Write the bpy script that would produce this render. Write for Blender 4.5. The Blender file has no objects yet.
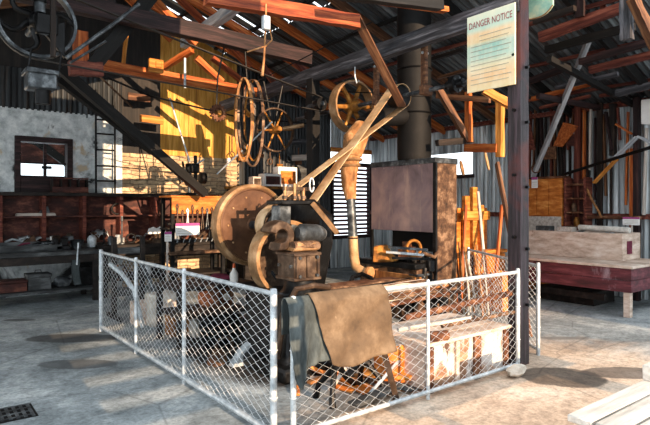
import bpy, bmesh, math, random
from mathutils import Vector as V, Matrix
R = random.Random(7)
sc = bpy.context.scene
col = sc.collection
# ---------------------------------------------------------------- frame of the place
# building axes: X runs along the stone wall, Y along the iron wall; the photographer stands at the origin
TH = math.atan2(420, 544); CT, ST = math.cos(TH), math.sin(TH)
EYE = 1.6; F = 544.0; HZ = 205.0
def ray(u, v):
    d = (u - 325) / F
    return V((d * CT + ST, -d * ST + CT, -(v - HZ) / F))
def P(u, v, t): return V((0, 0, EYE)) + ray(u, v) * t
def PX(u, v, X): r = ray(u, v); return V((0, 0, EYE)) + r * (X / r.x)
def PY(u, v, Y): r = ray(u, v); return V((0, 0, EYE)) + r * (Y / r.y)
def PZ(u, v, Z): r = ray(u, v); return V((0, 0, EYE)) + r * ((Z - EYE) / r.z)
WY, WX = 10.8, 9.9
def roof_z(x): return 3.42 + .35 * (9.9 - x) if x > 3.3 else 3.42 + .35 * 6.6 - .35 * (3.3 - x)

# ---------------------------------------------------------------- materials
def lin(h):
    c = [int(h[i:i + 2], 16) / 255 for i in (0, 2, 4)]
    return tuple((x / 12.92 if x <= .04045 else ((x + .055) / 1.055) ** 2.4) for x in c) + (1,)
def newmat(name):
    m = bpy.data.materials.new(name); m.use_nodes = True
    n = m.node_tree.nodes; l = m.node_tree.links
    return m, n, l, n['Principled BSDF']
def ramp(n, l, src, stops):
    r = n.new('ShaderNodeValToRGB'); e = r.color_ramp.elements
    while len(e) < len(stops): e.new(.5)
    for k, (p, c) in enumerate(stops): e[k].position = p; e[k].color = lin(c) if isinstance(c, str) else c
    l.new(src, r.inputs[0]); return r.outputs[0]
def noise(n, l, vec, scale, detail=4, rough=.6, dist=0):
    t = n.new('ShaderNodeTexNoise'); t.inputs['Scale'].default_value = scale; t.inputs['Detail'].default_value = detail
    t.inputs['Roughness'].default_value = rough; t.inputs['Distortion'].default_value = dist
    l.new(vec, t.inputs['Vector']); return t.outputs['Fac']
def mapped(n, l, sc3):
    tc = n.new('ShaderNodeTexCoord'); mp = n.new('ShaderNodeMapping'); mp.inputs['Scale'].default_value = sc3
    l.new(tc.outputs['Object'], mp.inputs['Vector']); return mp.outputs['Vector']
def mix(n, l, f, a, b, mode='MIX'):
    x = n.new('ShaderNodeMix'); x.data_type = 'RGBA'; x.blend_type = mode
    for s, val in ((0, f), (6, a), (7, b)):
        if isinstance(val, (int, float)): x.inputs[s].default_value = val
        elif isinstance(val, str): x.inputs[s].default_value = lin(val)
        elif isinstance(val, tuple): x.inputs[s].default_value = val
        else: l.new(val, x.inputs[s])
    return x.outputs[2]
def bump(n, l, b, h, strength=.4, dist=.02):
    bp = n.new('ShaderNodeBump'); bp.inputs['Strength'].default_value = strength; bp.inputs['Distance'].default_value = dist
    l.new(h, bp.inputs['Height']); l.new(bp.outputs['Normal'], b.inputs['Normal'])
def mk(name, stops, s3=(6, 6, 6), rough=.7, metal=0, bs=.35, detail=5, wear=None, spec=.3):
    m, n, l, b = newmat(name)
    vec = mapped(n, l, s3)
    f = noise(n, l, vec, 1, detail, .65)
    c = ramp(n, l, f, stops)
    if wear:
        v2 = mapped(n, l, (wear[1],) * 3)
        f2 = noise(n, l, v2, 1, 6, .7, .6)
        k = ramp(n, l, f2, [(wear[2], (0, 0, 0, 1)), (wear[2] + .08, (1, 1, 1, 1))])
        c = mix(n, l, k, c, wear[0])
    l.new(c, b.inputs['Base Color'])
    b.inputs['Roughness'].default_value = rough; b.inputs['Metallic'].default_value = metal
    b.inputs['Specular IOR Level'].default_value = spec
    if bs: bump(n, l, b, f, bs)
    return m
M = {}
def mm(k, *a, **kw): M[k] = mk(k, *a, **kw)
G3 = (1.6, 22, 22)   # wood grain: long in x
mm('dark_timber', [(.3, '0c0a09'), (.55, '241b16'), (.75, '4a3a30')], G3, .75)
mm('black_timber', [(.3, '050505'), (.6, '141211'), (.8, '2e2a27')], G3, .7)
mm('grey_beam', [(.3, '17171a'), (.5, '3a3a3e'), (.7, '77757a')], G3, .7)
mm('red_timber', [(.28, '26100c'), (.5, '5c2a20'), (.72, '9a5c48')], G3, .7)
mm('maroon_timber', [(.28, '0c0707'), (.5, '211213'), (.72, '4a3230')], G3, .65, wear=('8a7a74', 14, .74))
mm('orange_timber', [(.28, '4f1f08'), (.5, 'a5511f'), (.72, 'd08448')], G3, .65)
mm('rusty_timber', [(.28, '35120a'), (.5, '83391c'), (.72, 'b9663a')], G3, .7, wear=('d9b48f', 9, .7))
mm('ochre_timber', [(.28, '6f3d12'), (.5, 'b8742c'), (.72, 'dba257')], G3, .65)
mm('brown_timber', [(.28, '24160f'), (.5, '5b3a26'), (.72, '8f6748')], G3, .7)
mm('pale_timber', [(.28, '8a7f76'), (.5, 'b9aea4'), (.72, 'dad3cb')], G3, .75)
mm('scaffold_grey', [(.28, '6d7074'), (.5, 'a7abb0'), (.72, 'd5d8da')], G3, .6)
mm('wood', [(.3, '4a2c17'), (.5, '8a5a30'), (.7, 'b98751')], (3, 9, 3), .7)
mm('orange_wood', [(.3, '84400f'), (.5, 'bb6a26'), (.7, 'de9a52')], (4, 4, 14), .6)
mm('red_wood', [(.3, '190b09'), (.5, '43201a'), (.7, '7a4a3a')], (4, 4, 9), .65)
mm('dark_wood', [(.3, '0b0908'), (.5, '1d1714'), (.7, '3b312b')], (4, 9, 9), .7)
mm('grey_wood', [(.3, '1c1d1e'), (.5, '3a3c3d'), (.7, '6a6d6e')], (3, 9, 9), .7)
mm('white_wood', [(.3, 'aaa49b'), (.5, 'c9c3ba'), (.7, 'dcd7d0')], (2, 16, 16), .6, wear=('8b7a6d', 2.2, .72))
mm('chalky_wood', [(.3, '9a8474'), (.5, 'c9b3a2'), (.7, 'e4d8cd')], (4, 4, 14), .75, wear=('7b5a48', 2.5, .64))
mm('black_iron', [(.3, '050505'), (.55, '151516'), (.75, '333436')], (7, 7, 7), .45, .5)
mm('grey_iron', [(.3, '1c1e20'), (.5, '44484b'), (.7, '84898c')], (7, 7, 7), .45, .5)
mm('brown_iron', [(.3, '1b1411'), (.5, '443428'), (.7, '75614f')], (6, 6, 6), .5, .35, wear=('8d7864', 3, .62))
mm('rust', [(.3, '2a170e'), (.5, '5f3a26'), (.7, '9c7356')], (8, 8, 8), .8, .15)
mm('dull_rust', [(.3, '231712'), (.5, '58402f'), (.7, '987b62')], (8, 8, 8), .7, .3)
mm('ochre_iron', [(.3, '3d2410'), (.5, '8b5a22'), (.7, 'c18a41')], (7, 7, 7), .6, .3)
mm('plate_brown', [(.3, '3c271b'), (.5, '583b28'), (.7, '745540')], (3, 3, 3), .55, .2)
mm('rim_tan', [(.3, '574029'), (.5, '8d6b49'), (.7, 'b89672')], (5, 5, 5), .5, .3)
mm('galvanised', [(.3, '8f979c'), (.5, 'b6bdc1'), (.7, 'dbe0e2')], (14, 14, 14), .45, .35, bs=.1)
mm('wire', [(.3, 'b4babd'), (.6, 'e6e9ea')], (9, 9, 9), .45, .3, bs=0)
mm('belt', [(.3, '84623d'), (.5, 'b8926a'), (.7, 'd8b892')], (5, 5, 5), .6)
mm('dark_belt', [(.3, '14110f'), (.6, '34302c')], (5, 5, 5), .6)
mm('canvas_tan', [(.3, '57371f'), (.5, '996a40'), (.7, 'c9986a')], (9, 9, 5), .8, wear=('2b211a', 5, .62))
mm('leather_brown', [(.25, '3e3124'), (.5, '5d4b38'), (.75, '7d6a54')], (5, 5, 5), .75, bs=.15, wear=('8f7d66', 9, .66))
mm('cloth_grey', [(.3, '24292a'), (.5, '3f4647'), (.7, '5d6566')], (9, 9, 3), .9, bs=.2)
mm('cloth_black', [(.3, '0a0b0b'), (.7, '222424')], (9, 9, 9), .9, bs=.2)
mm('paper', [(.3, 'd9d7d3'), (.7, 'f4f3f0')], (3, 3, 3), .7, bs=0)
mm('magenta', [(.3, '8c2f6c'), (.7, 'b5548f')], (3, 3, 3), .7, bs=0)
mm('soot', [(.3, '020202'), (.6, '090808'), (.8, '1a1818')], (5, 5, 5), .7, 0)
mm('stone_light', [(.3, 'a39a8d'), (.6, 'd1c9bd')], (9, 9, 9), .85)
mm('coal', [(.3, '050505'), (.6, '1c1a19'), (.8, '4b3a2c')], (22, 22, 22), .8)
mm('white_plastic', [(.3, 'c9c6c0'), (.7, 'efece6')], (3, 3, 3), .4, bs=0)
mm('orange_plastic', [(.3, 'c2471a'), (.7, 'e06a2c')], (3, 3, 3), .4, bs=0)
mm('cloth_maroon', [(.3, '4a1526'), (.7, '7d3048')], (6, 6, 6), .8)
mm('teal_sign', [(.3, '5f8f82'), (.5, '8fb3a0'), (.7, 'd5cfa8')], (4, 4, 4), .6, bs=0)
mm('ink', [(.3, '9a9282'), (.7, 'b0a794')], (3, 3, 3), .8, bs=0)
mm('red_ink', [(.3, '7b3a3c'), (.7, '9c5a58')], (9, 9, 9), .8, bs=0)
mm('glass_dust', [(.3, 'a2a8aa'), (.7, 'd5dadb')], (6, 6, 6), .3, bs=0)

def mat_hood():
    m, n, l, b = newmat('hood_steel')
    v = mapped(n, l, (1.4, 1.4, 1.1)); f = noise(n, l, v, 1.2, 5, .6, .4)
    c = ramp(n, l, f, [(.3, '5c4c50'), (.5, '927a7b'), (.68, 'b8978b')])
    v2 = mapped(n, l, (3, 5, .7)); f2 = noise(n, l, v2, 1, 6, .7)
    k = ramp(n, l, f2, [(.56, (0, 0, 0, 1)), (.72, (.7, .7, .7, 1))])
    c = mix(n, l, k, c, 'c9ad98')
    l.new(c, b.inputs['Base Color']); b.inputs['Roughness'].default_value = .5; b.inputs['Metallic'].default_value = .35
    return m
M['hood_steel'] = mat_hood()
def mat_poster():
    m, n, l, b = newmat('poster_print')
    tc = n.new('ShaderNodeTexCoord'); sp = n.new('ShaderNodeSeparateXYZ'); l.new(tc.outputs['Generated'], sp.inputs[0])
    c = ramp(n, l, sp.outputs['Z'], [(.0, 'd9c795'), (.18, 'e3b27a'), (.3, 'd9c9a0'), (.42, '9dc2b4'), (.58, '8fb9ac'), (.64, 'd7bd8c'), (.74, 'dcb98a'), (.8, 'a9cbbb'), (1, 'cfd6bf')])
    f = noise(n, l, mapped(n, l, (7, 7, 3)), 1, 6, .7)
    k = ramp(n, l, f, [(.35, (0, 0, 0, 1)), (.75, (.7, .7, .7, 1))])
    c = mix(n, l, k, c, 'e9e2c8')
    l.new(c, b.inputs['Base Color']); b.inputs['Roughness'].default_value = .7; return m
M['poster_print'] = mat_poster()
def mat_iron_sheet(name, base, streak, axis=(9, 9, .5), metal=.35):
    m, n, l, b = newmat(name)
    f = noise(n, l, mapped(n, l, axis), 1, 6, .65)
    c = ramp(n, l, f, base)
    f2 = noise(n, l, mapped(n, l, tuple(.55 * a for a in axis)), 1, 4, .7, .5)
    k = ramp(n, l, f2, [(.55, (0, 0, 0, 1)), (.68, (1, 1, 1, 1))])
    c = mix(n, l, k, c, streak)
    l.new(c, b.inputs['Base Color']); b.inputs['Roughness'].default_value = .5; b.inputs['Metallic'].default_value = metal
    return m
M['wall_iron'] = mat_iron_sheet('wall_iron', [(.3, '585e61'), (.48, 'a6adb0'), (.66, 'e0e4e5')], '4a3830', metal=.2)
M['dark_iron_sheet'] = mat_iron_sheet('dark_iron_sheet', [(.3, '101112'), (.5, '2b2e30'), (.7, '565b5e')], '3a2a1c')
M['roof_iron'] = mat_iron_sheet('roof_iron', [(.3, '1f2224'), (.5, '4a4f52'), (.7, '8a9194')], '2c1c14', (.6, 8, .6))
def mat_plaster():
    m, n, l, b = newmat('old_plaster')
    v = mapped(n, l, (1, 1, 1))
    f = noise(n, l, v, 5, 8, .7)
    c = ramp(n, l, f, [(.3, '868d8f'), (.48, 'c0c6c7'), (.65, 'e8ebea')])
    k = ramp(n, l, noise(n, l, v, 1.3, 6, .65, .5), [(.57, (0, 0, 0, 1)), (.64, (1, 1, 1, 1))])
    c = mix(n, l, k, c, '2a2b2c')
    k2 = ramp(n, l, noise(n, l, v, 2.1, 5, .6, .3), [(.6, (0, 0, 0, 1)), (.66, (1, 1, 1, 1))])
    c = mix(n, l, k2, c, 'b9a78d')
    l.new(c, b.inputs['Base Color']); b.inputs['Roughness'].default_value = .9; bump(n, l, b, f, .6, .03); return m
M['old_plaster'] = mat_plaster()
def mat_rubble():
    m, n, l, b = newmat('rubble_stone')
    v = mapped(n, l, (1.0, 1.0, 1.0))
    tc = n.new('ShaderNodeTexCoord'); mp = n.new('ShaderNodeMapping'); mp.inputs['Rotation'].default_value = (math.pi / 2, 0, 0)
    l.new(tc.outputs['Object'], mp.inputs['Vector'])
    nz = n.new('ShaderNodeTexNoise'); nz.inputs['Scale'].default_value = 3; nz.inputs['Detail'].default_value = 3
    l.new(mp.outputs['Vector'], nz.inputs['Vector'])
    ad = n.new('ShaderNodeMixRGB'); ad.blend_type = 'ADD'; ad.inputs[0].default_value = .14
    l.new(mp.outputs['Vector'], ad.inputs[1]); l.new(nz.outputs['Color'], ad.inputs[2])
    br = n.new('ShaderNodeTexBrick'); br.inputs['Scale'].default_value = 1; br.inputs['Brick Width'].default_value = .34
    br.inputs['Row Height'].default_value = .085; br.inputs['Mortar Size'].default_value = .009; br.inputs['Mortar Smooth'].default_value = .4
    br.inputs['Color1'].default_value = lin('e0cba8'); br.inputs['Color2'].default_value = lin('ab8f6c'); br.inputs['Mortar'].default_value = lin('2a2017')
    l.new(ad.outputs[0], br.inputs['Vector'])
    f = noise(n, l, v, 7, 6, .7)
    g = ramp(n, l, f, [(.3, '806f5e'), (.55, 'd2b998'), (.75, 'f2e8d4')])
    c = mix(n, l, .55, br.outputs['Color'], g, 'MULTIPLY')
    c = mix(n, l, .35, c, g)
    l.new(c, b.inputs['Base Color']); b.inputs['Roughness'].default_value = .9
    inv = n.new('ShaderNodeMath'); inv.operation = 'SUBTRACT'; inv.inputs[0].default_value = 1; l.new(br.outputs['Fac'], inv.inputs[1])
    bump(n, l, b, inv.outputs[0], .9, .04); return m
M['rubble_stone'] = mat_rubble()
def mat_planks(name, stops, pitch=.2):
    m, n, l, b = newmat(name)
    f = noise(n, l, mapped(n, l, (14, 14, 1.2)), 1, 6, .65)
    c = ramp(n, l, f, stops)
    l.new(c, b.inputs['Base Color']); b.inputs['Roughness'].default_value = .75; bump(n, l, b, f, .4, .01); return m
M['ochre_plank'] = mat_planks('ochre_plank', [(.3, '8f5d1c'), (.5, 'c68f38'), (.7, 'e3b461')])
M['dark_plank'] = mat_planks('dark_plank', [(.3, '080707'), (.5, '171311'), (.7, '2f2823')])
def mat_maroon():
    m, n, l, b = newmat('maroon_paint')
    f = noise(n, l, mapped(n, l, (5, 2, 12)), 1, 6, .65)
    c = ramp(n, l, f, [(.3, '2e0f14'), (.5, '5a222b'), (.7, '86474d')])
    k = ramp(n, l, noise(n, l, mapped(n, l, (2, 2.2, 1.2)), 1, 7, .75, .4), [(.56, (0, 0, 0, 1)), (.68, (.8, .8, .8, 1))])
    c = mix(n, l, k, c, 'a58f96')
    l.new(c, b.inputs['Base Color']); b.inputs['Roughness'].default_value = .6; bump(n, l, b, f, .3); return m
M['maroon_paint'] = mat_maroon()
def mat_crate():
    m, n, l, b = newmat('whitewashed_crate')
    f = noise(n, l, mapped(n, l, (3, 3, 9)), 1, 6, .7)
    c = ramp(n, l, f, [(.3, '5b3a2a'), (.5, '8d6a52'), (.7, 'b79a80')])
    k = ramp(n, l, noise(n, l, mapped(n, l, (3.4, 3.4, 2.2)), 1, 4, .6, .6), [(.47, (0, 0, 0, 1)), (.54, (1, 1, 1, 1))])
    c = mix(n, l, k, c, 'bcb7b3')
    k = ramp(n, l, noise(n, l, mapped(n, l, (5, 5, 2)), 1, 4, .7, .3), [(.56, (0, 0, 0, 1)), (.64, (1, 1, 1, 1))])
    c = mix(n, l, k, c, '543c2f')
    l.new(c, b.inputs['Base Color']); b.inputs['Roughness'].default_value = .85; bump(n, l, b, f, .4); return m
M['whitewashed_crate'] = mat_crate()
def mat_floor():
    m, n, l, b = newmat('worn_concrete')
    tc = n.new('ShaderNodeTexCoord'); v = tc.outputs['Object']
    f = noise(n, l, v, 1.1, 9, .68, .4)
    f2 = noise(n, l, v, 9, 6, .7)
    grey = ramp(n, l, f, [(.3, '5f676a'), (.5, '979fa2'), (.68, 'cdd2d2')])
    tan = ramp(n, l, f, [(.3, 'a8917e'), (.5, 'd3bca6'), (.7, 'ecdccb')])
    dirt = ramp(n, l, f2, [(.3, (.55, .55, .55, 1)), (.55, (1, 1, 1, 1))])
    # the trodden tan dirt lies around and in front of the pen
    def blob(cx, cy, rx, ry, rot, soft0, soft1, wob=.5):
        mp = n.new('ShaderNodeMapping'); mp.vector_type = 'TEXTURE'
        mp.inputs['Location'].default_value = (cx, cy, 0); mp.inputs['Rotation'].default_value = (0, 0, rot); mp.inputs['Scale'].default_value = (rx, ry, 1)
        l.new(v, mp.inputs['Vector'])
        ln = n.new('ShaderNodeVectorMath'); ln.operation = 'LENGTH'; l.new(mp.outputs['Vector'], ln.inputs[0])
        ns = noise(n, l, v, 2.6, 5, .65)
        ma = n.new('ShaderNodeMath'); ma.operation = 'MULTIPLY_ADD'; ma.inputs[1].default_value = wob; l.new(ns, ma.inputs[0]); l.new(ln.outputs['Value'], ma.inputs[2])
        return ramp(n, l, ma.outputs[0], [(soft0, (1, 1, 1, 1)), (soft1, (0, 0, 0, 1))])
    c = mix(n, l, blob(4.2, 2.3, 3.6, 2.6, .1, .75, 1.0, .5), grey, tan)
    c = mix(n, l, blob(2.95, 5.2, 1.0, 2.1, 0, .8, 1.2, .5), c, '2f2b29')   # shade inside the pen, painted into the floor colour as a dark patch
    c = mix(n, l, 1, c, dirt, 'MULTIPLY')
    c = mix(n, l, .35, c, ramp(n, l, noise(n, l, v, 30, 3, .7), [(.35, '55504b'), (.6, 'ffffff')]), 'MULTIPLY')
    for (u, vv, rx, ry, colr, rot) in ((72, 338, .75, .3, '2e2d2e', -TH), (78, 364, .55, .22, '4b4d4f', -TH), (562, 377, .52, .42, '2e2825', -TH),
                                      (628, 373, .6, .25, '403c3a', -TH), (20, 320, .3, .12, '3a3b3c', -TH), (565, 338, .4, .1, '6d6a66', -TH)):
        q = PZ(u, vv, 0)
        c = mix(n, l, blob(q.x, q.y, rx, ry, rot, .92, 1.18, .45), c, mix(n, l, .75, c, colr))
    vo = n.new('ShaderNodeTexVoronoi'); vo.feature = 'DISTANCE_TO_EDGE'; vo.inputs['Scale'].default_value = .55; l.new(v, vo.inputs['Vector'])
    k = ramp(n, l, vo.outputs['Distance'], [(.0, (.45, .45, .45, 1)), (.008, (1, 1, 1, 1))])
    c = mix(n, l, .6, c, k, 'MULTIPLY')
    l.new(c, b.inputs['Base Color']); b.inputs['Roughness'].default_value = .75; b.inputs['Specular IOR Level'].default_value = .25
    bump(n, l, b, f2, .25, .01); return m
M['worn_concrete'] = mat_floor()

# ---------------------------------------------------------------- mesh building
class MB:
    def __init__(s): s.v = []; s.f = []
    def add(s, vs, fs):
        o = len(s.v); s.v += [V(p) for p in vs]; s.f += [tuple(i + o for i in f) for f in fs]; return s
    def box(s, lo, hi):
        (a, b, c), (d, e, f) = lo, hi
        return s.add([(a, b, c), (d, b, c), (d, e, c), (a, e, c), (a, b, f), (d, b, f), (d, e, f), (a, e, f)],
                     [(3, 2, 1, 0), (4, 5, 6, 7), (0, 1, 5, 4), (1, 2, 6, 5), (2, 3, 7, 6), (3, 0, 4, 7)])
    def cbox(s, c, sz, rz=0):
        h = [x / 2 for x in sz]; m = Matrix.Rotation(rz, 3, 'Z'); t = MB().box((-h[0], -h[1], -h[2]), h)
        return s.add([V(c) + m @ p for p in t.v], t.f)
    def bar(s, p, q, w, h, up=(0, 0, 1)):
        p, q = V(p), V(q); d = (q - p).normalized(); up = V(up)
        if abs(d.dot(up)) > .98: up = V((1, 0, 0))
        sd = d.cross(up).normalized(); u2 = sd.cross(d); vs = []
        for c in (p, q):
            for a, b in ((-1, -1), (1, -1), (1, 1), (-1, 1)): vs.append(c + sd * (a * w / 2) + u2 * (b * h / 2))
        return s.add(vs, [(3, 2, 1, 0), (4, 5, 6, 7), (0, 1, 5, 4), (1, 2, 6, 5), (2, 3, 7, 6), (3, 0, 4, 7)])
    def tube(s, pts, r, n=8, caps=True):
        pts = [V(p) for p in pts]; k = len(pts); rr = r if isinstance(r, (list, tuple)) else [r] * k
        prev = None; vs = []; fs = []
        for i, p in enumerate(pts):
            d = (pts[min(i + 1, k - 1)] - pts[max(i - 1, 0)]).normalized()
            a = (prev - d * prev.dot(d)) if prev is not None else d.orthogonal()
            if a.length < 1e-6: a = d.orthogonal()
            a.normalize(); prev = a; b = d.cross(a)
            for j in range(n):
                t = 2 * math.pi * j / n; vs.append(p + (a * math.cos(t) + b * math.sin(t)) * rr[i])
        for i in range(k - 1):
            for j in range(n): fs.append((i * n + j, i * n + (j + 1) % n, (i + 1) * n + (j + 1) % n, (i + 1) * n + j))
        if caps: fs += [tuple(range(n))[::-1], tuple(range((k - 1) * n, k * n))]
        return s.add(vs, fs)
    def lathe(s, c, ax, prof, n=24, closed=False, a0=0, a1=2 * math.pi):
        # profile: (radius, height along axis)
        c, ax = V(c), V(ax).normalized(); e1 = ax.orthogonal().normalized(); e2 = ax.cross(e1)
        full = abs(a1 - a0 - 2 * math.pi) < 1e-4; m = n if full else n + 1; k = len(prof); vs = []; fs = []
        for i in range(m):
            t = a0 + (a1 - a0) * i / n; d = e1 * math.cos(t) + e2 * math.sin(t)
            for r, h in prof: vs.append(c + d * r + ax * h)
        for i in range(n):
            a, b = i * k, ((i + 1) % m) * k
            for j in range(k if closed else k - 1): fs.append((a + j, b + j, b + (j + 1) % k, a + (j + 1) % k))
        if not closed and full:
            if prof[0][0] > 1e-5: fs.append(tuple(i * k for i in range(m))[::-1])
            if prof[-1][0] > 1e-5: fs.append(tuple(i * k + k - 1 for i in range(m)))
        if closed and not full: fs += [tuple(range(k)), tuple(range(n * k, n * k + k))[::-1]]
        return s.add(vs, fs)
    def cyl(s, p, q, r, n=16, r2=None):
        p, q = V(p), V(q); return s.lathe(p, q - p, [(r, 0), (r if r2 is None else r2, (q - p).length)], n)
    def ring(s, c, ax, r, w, t, n=32):
        # flat rim: outer radius r, width w along axis, thickness t
        return s.lathe(c, ax, [(r, -w / 2), (r, w / 2), (r - t, w / 2), (r - t, -w / 2)], n, True)
    def torus(s, c, ax, r, t, n=28, k=8):
        return s.lathe(c, ax, [(r + t * math.cos(2 * math.pi * j / k), t * math.sin(2 * math.pi * j / k)) for j in range(k)], n, True)
    def strip(s, pts, side, w, th):
        # flat band through pts, width along side, thickness th
        pts = [V(p) for p in pts]; side = V(side).normalized(); vs = []; fs = []; k = len(pts)
        for i, p in enumerate(pts):
            d = (pts[min(i + 1, k - 1)] - pts[max(i - 1, 0)]).normalized(); nn = d.cross(side).normalized()
            for a, b in ((-1, -1), (1, -1), (1, 1), (-1, 1)): vs.append(p + side * (a * w / 2) + nn * (b * th / 2))
        for i in range(k - 1):
            for j in range(4): fs.append((i * 4 + j, i * 4 + (j + 1) % 4, i * 4 + 4 + (j + 1) % 4, i * 4 + 4 + j))
        fs += [(3, 2, 1, 0), tuple(range(4 * k - 4, 4 * k))]
        return s.add(vs, fs)
    def prism(s, poly, off):
        off = V(off); k = len(poly); poly = [V(p) for p in poly]
        fs = [tuple(range(k))[::-1], tuple(range(k, 2 * k))] + [(i, (i + 1) % k, k + (i + 1) % k, k + i) for i in range(k)]
        return s.add(poly + [p + off for p in poly], fs)
    def rock(s, c, r, sq=(1, 1, 1), seed=0, n=7):
        rr = random.Random(seed); vs = []; fs = []
        for i in range(n + 1):
            ph = math.pi * i / n
            for j in range(n + 2):
                t = 2 * math.pi * j / (n + 2); k = r * (1 + rr.uniform(-.18, .18)) if 0 < i < n else r
                vs.append(V(c) + V((math.sin(ph) * math.cos(t) * k * sq[0], math.sin(ph) * math.sin(t) * k * sq[1], math.cos(ph) * k * sq[2])))
        w = n + 2
        for i in range(n):
            for j in range(w): fs.append((i * w + j, i * w + (j + 1) % w, (i + 1) * w + (j + 1) % w, (i + 1) * w + j))
        return s.add(vs, fs)
    def build(s, name, mat, parent=None, bev=.004, smooth=True, origin=None):
        if parent is not None: o = parent['_o']; o = V(o)
        elif origin is not None: o = V(origin)
        else:
            lo = [min(p[i] for p in s.v) for i in range(3)]; hi = [max(p[i] for p in s.v) for i in range(3)]
            o = V(((lo[0] + hi[0]) / 2, (lo[1] + hi[1]) / 2, lo[2]))
        me = bpy.data.meshes.new(name); me.from_pydata([p - o for p in s.v], [], s.f)
        bm = bmesh.new(); bm.from_mesh(me); bmesh.ops.remove_doubles(bm, verts=bm.verts, dist=1e-5)
        bmesh.ops.recalc_face_normals(bm, faces=bm.faces); bm.to_mesh(me); bm.free()
        if smooth:
            me.polygons.foreach_set('use_smooth', [True] * len(me.polygons)); me.set_sharp_from_angle(angle=math.radians(38))
        me.materials.append(M[mat] if isinstance(mat, str) else mat)
        ob = bpy.data.objects.new(name, me); col.objects.link(ob)
        if parent is not None: ob.parent = parent
        else: ob.location = o
        ob['_o'] = list(o)
        if bev:
            md = ob.modifiers.new('edge', 'BEVEL'); md.width = bev; md.segments = 1; md.limit_method = 'ANGLE'; md.angle_limit = .7
        return ob
def tag(o, label, cat, group=None, kind=None):
    o['label'] = label; o['category'] = cat
    if group: o['group'] = group
    if kind: o['kind'] = kind
    return o
def thing(name, label, cat, loc, group=None):
    o = bpy.data.objects.new(name, None); col.objects.link(o); o.location = loc; o['_o'] = list(loc); o.empty_display_size = .1
    return tag(o, label, cat, group)
def structure(o): o['kind'] = 'structure'; return o
def dup(o, loc, rz=0, label=None):
    c = o.copy(); col.objects.link(c); c.location = loc; c.rotation_euler = (0, 0, rz)
    if label: c['label'] = label
    for ch in list(o.children):
        d = ch.copy(); col.objects.link(d); d.parent = c
        for g in list(ch.children): e = g.copy(); col.objects.link(e); e.parent = d
    return c
def timber(name, p, q, w, h, mat, label, cat='beam', group=None, up=(0, 0, 1), rough=.05, seg=9, kind=None):
    """a sawn timber whose local x runs along its length; slightly crooked and worn"""
    p, q = V(p), V(q); d = q - p; L = d.length; d.normalize(); up = V(up)
    if abs(d.dot(up)) > .98: up = V((1, 0, 0))
    sd = up.cross(d).normalized(); u2 = d.cross(sd)
    mb = MB(); vs = []; fs = []
    for i in range(seg + 1):
        x = L * i / seg
        for a, b in ((-1, -1), (0, -1.02), (1, -1), (1.02, 0), (1, 1), (0, 1.02), (-1, 1), (-1.02, 0)):
            j = rough * min(w, h)
            vs.append((x, a * w / 2 * .98 + R.uniform(-j, j), b * h / 2 * .98 + R.uniform(-j, j)))
    for i in range(seg):
        for j in range(8): fs.append((i * 8 + j, i * 8 + (j + 1) % 8, i * 8 + 8 + (j + 1) % 8, i * 8 + 8 + j))
    fs += [tuple(range(8))[::-1], tuple(range(seg * 8, seg * 8 + 8))]
    mb.add(vs, fs)
    ob = mb.build(name, mat, None, bev=0, origin=(0, 0, 0))
    ob.matrix_world = Matrix((d, sd, u2)).transposed().to_4x4(); ob.location = p
    if label: tag(ob, label, cat, group, kind)
    return ob
def loop_belt(c1, r1, c2, r2, axis, n=14):
    """open belt path round two wheels in the plane across axis"""
    c1, c2, ax = V(c1), V(c2), V(axis).normalized(); d = c2 - c1; d -= ax * d.dot(ax); D = d.length; d.normalize(); s = ax.cross(d)
    a = math.acos(max(-1, min(1, (r1 - r2) / D))); pts = []
    for i in range(n + 1):
        t = a + (2 * math.pi - 2 * a) * i / n; pts.append(c1 + (d * math.cos(t) + s * math.sin(t)) * r1)
    for i in range(n + 1):
        t = -a + 2 * a * i / n; pts.append(c2 + (d * math.cos(t) + s * math.sin(t)) * r2)
    pts.append(pts[0]); return pts
def crossed_belt(c1, r1, c2, r2, axis, n=14):
    c1, c2, ax = V(c1), V(c2), V(axis).normalized(); d = c2 - c1; d -= ax * d.dot(ax); D = d.length; d.normalize(); s = ax.cross(d)
    a = math.acos((r1 + r2) / D); pts = []
    for i in range(n + 1):
        t = a + (2 * math.pi - 2 * a) * i / n; pts.append(c1 + (d * math.cos(t) + s * math.sin(t)) * r1 + ax * (.012 * (2 * i / n - 1)))
    for i in range(n + 1):
        t = math.pi - a + (-(2 * math.pi - 2 * a)) * i / n; t = math.pi + a - 0 - 0 if False else (math.pi - a) - (2 * math.pi - 2 * a) * i / n
        pts.append(c2 + (d * math.cos(t) + s * math.sin(t)) * r2 + ax * (.012 * (1 - 2 * i / n)))
    pts.append(pts[0]); return pts
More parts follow.
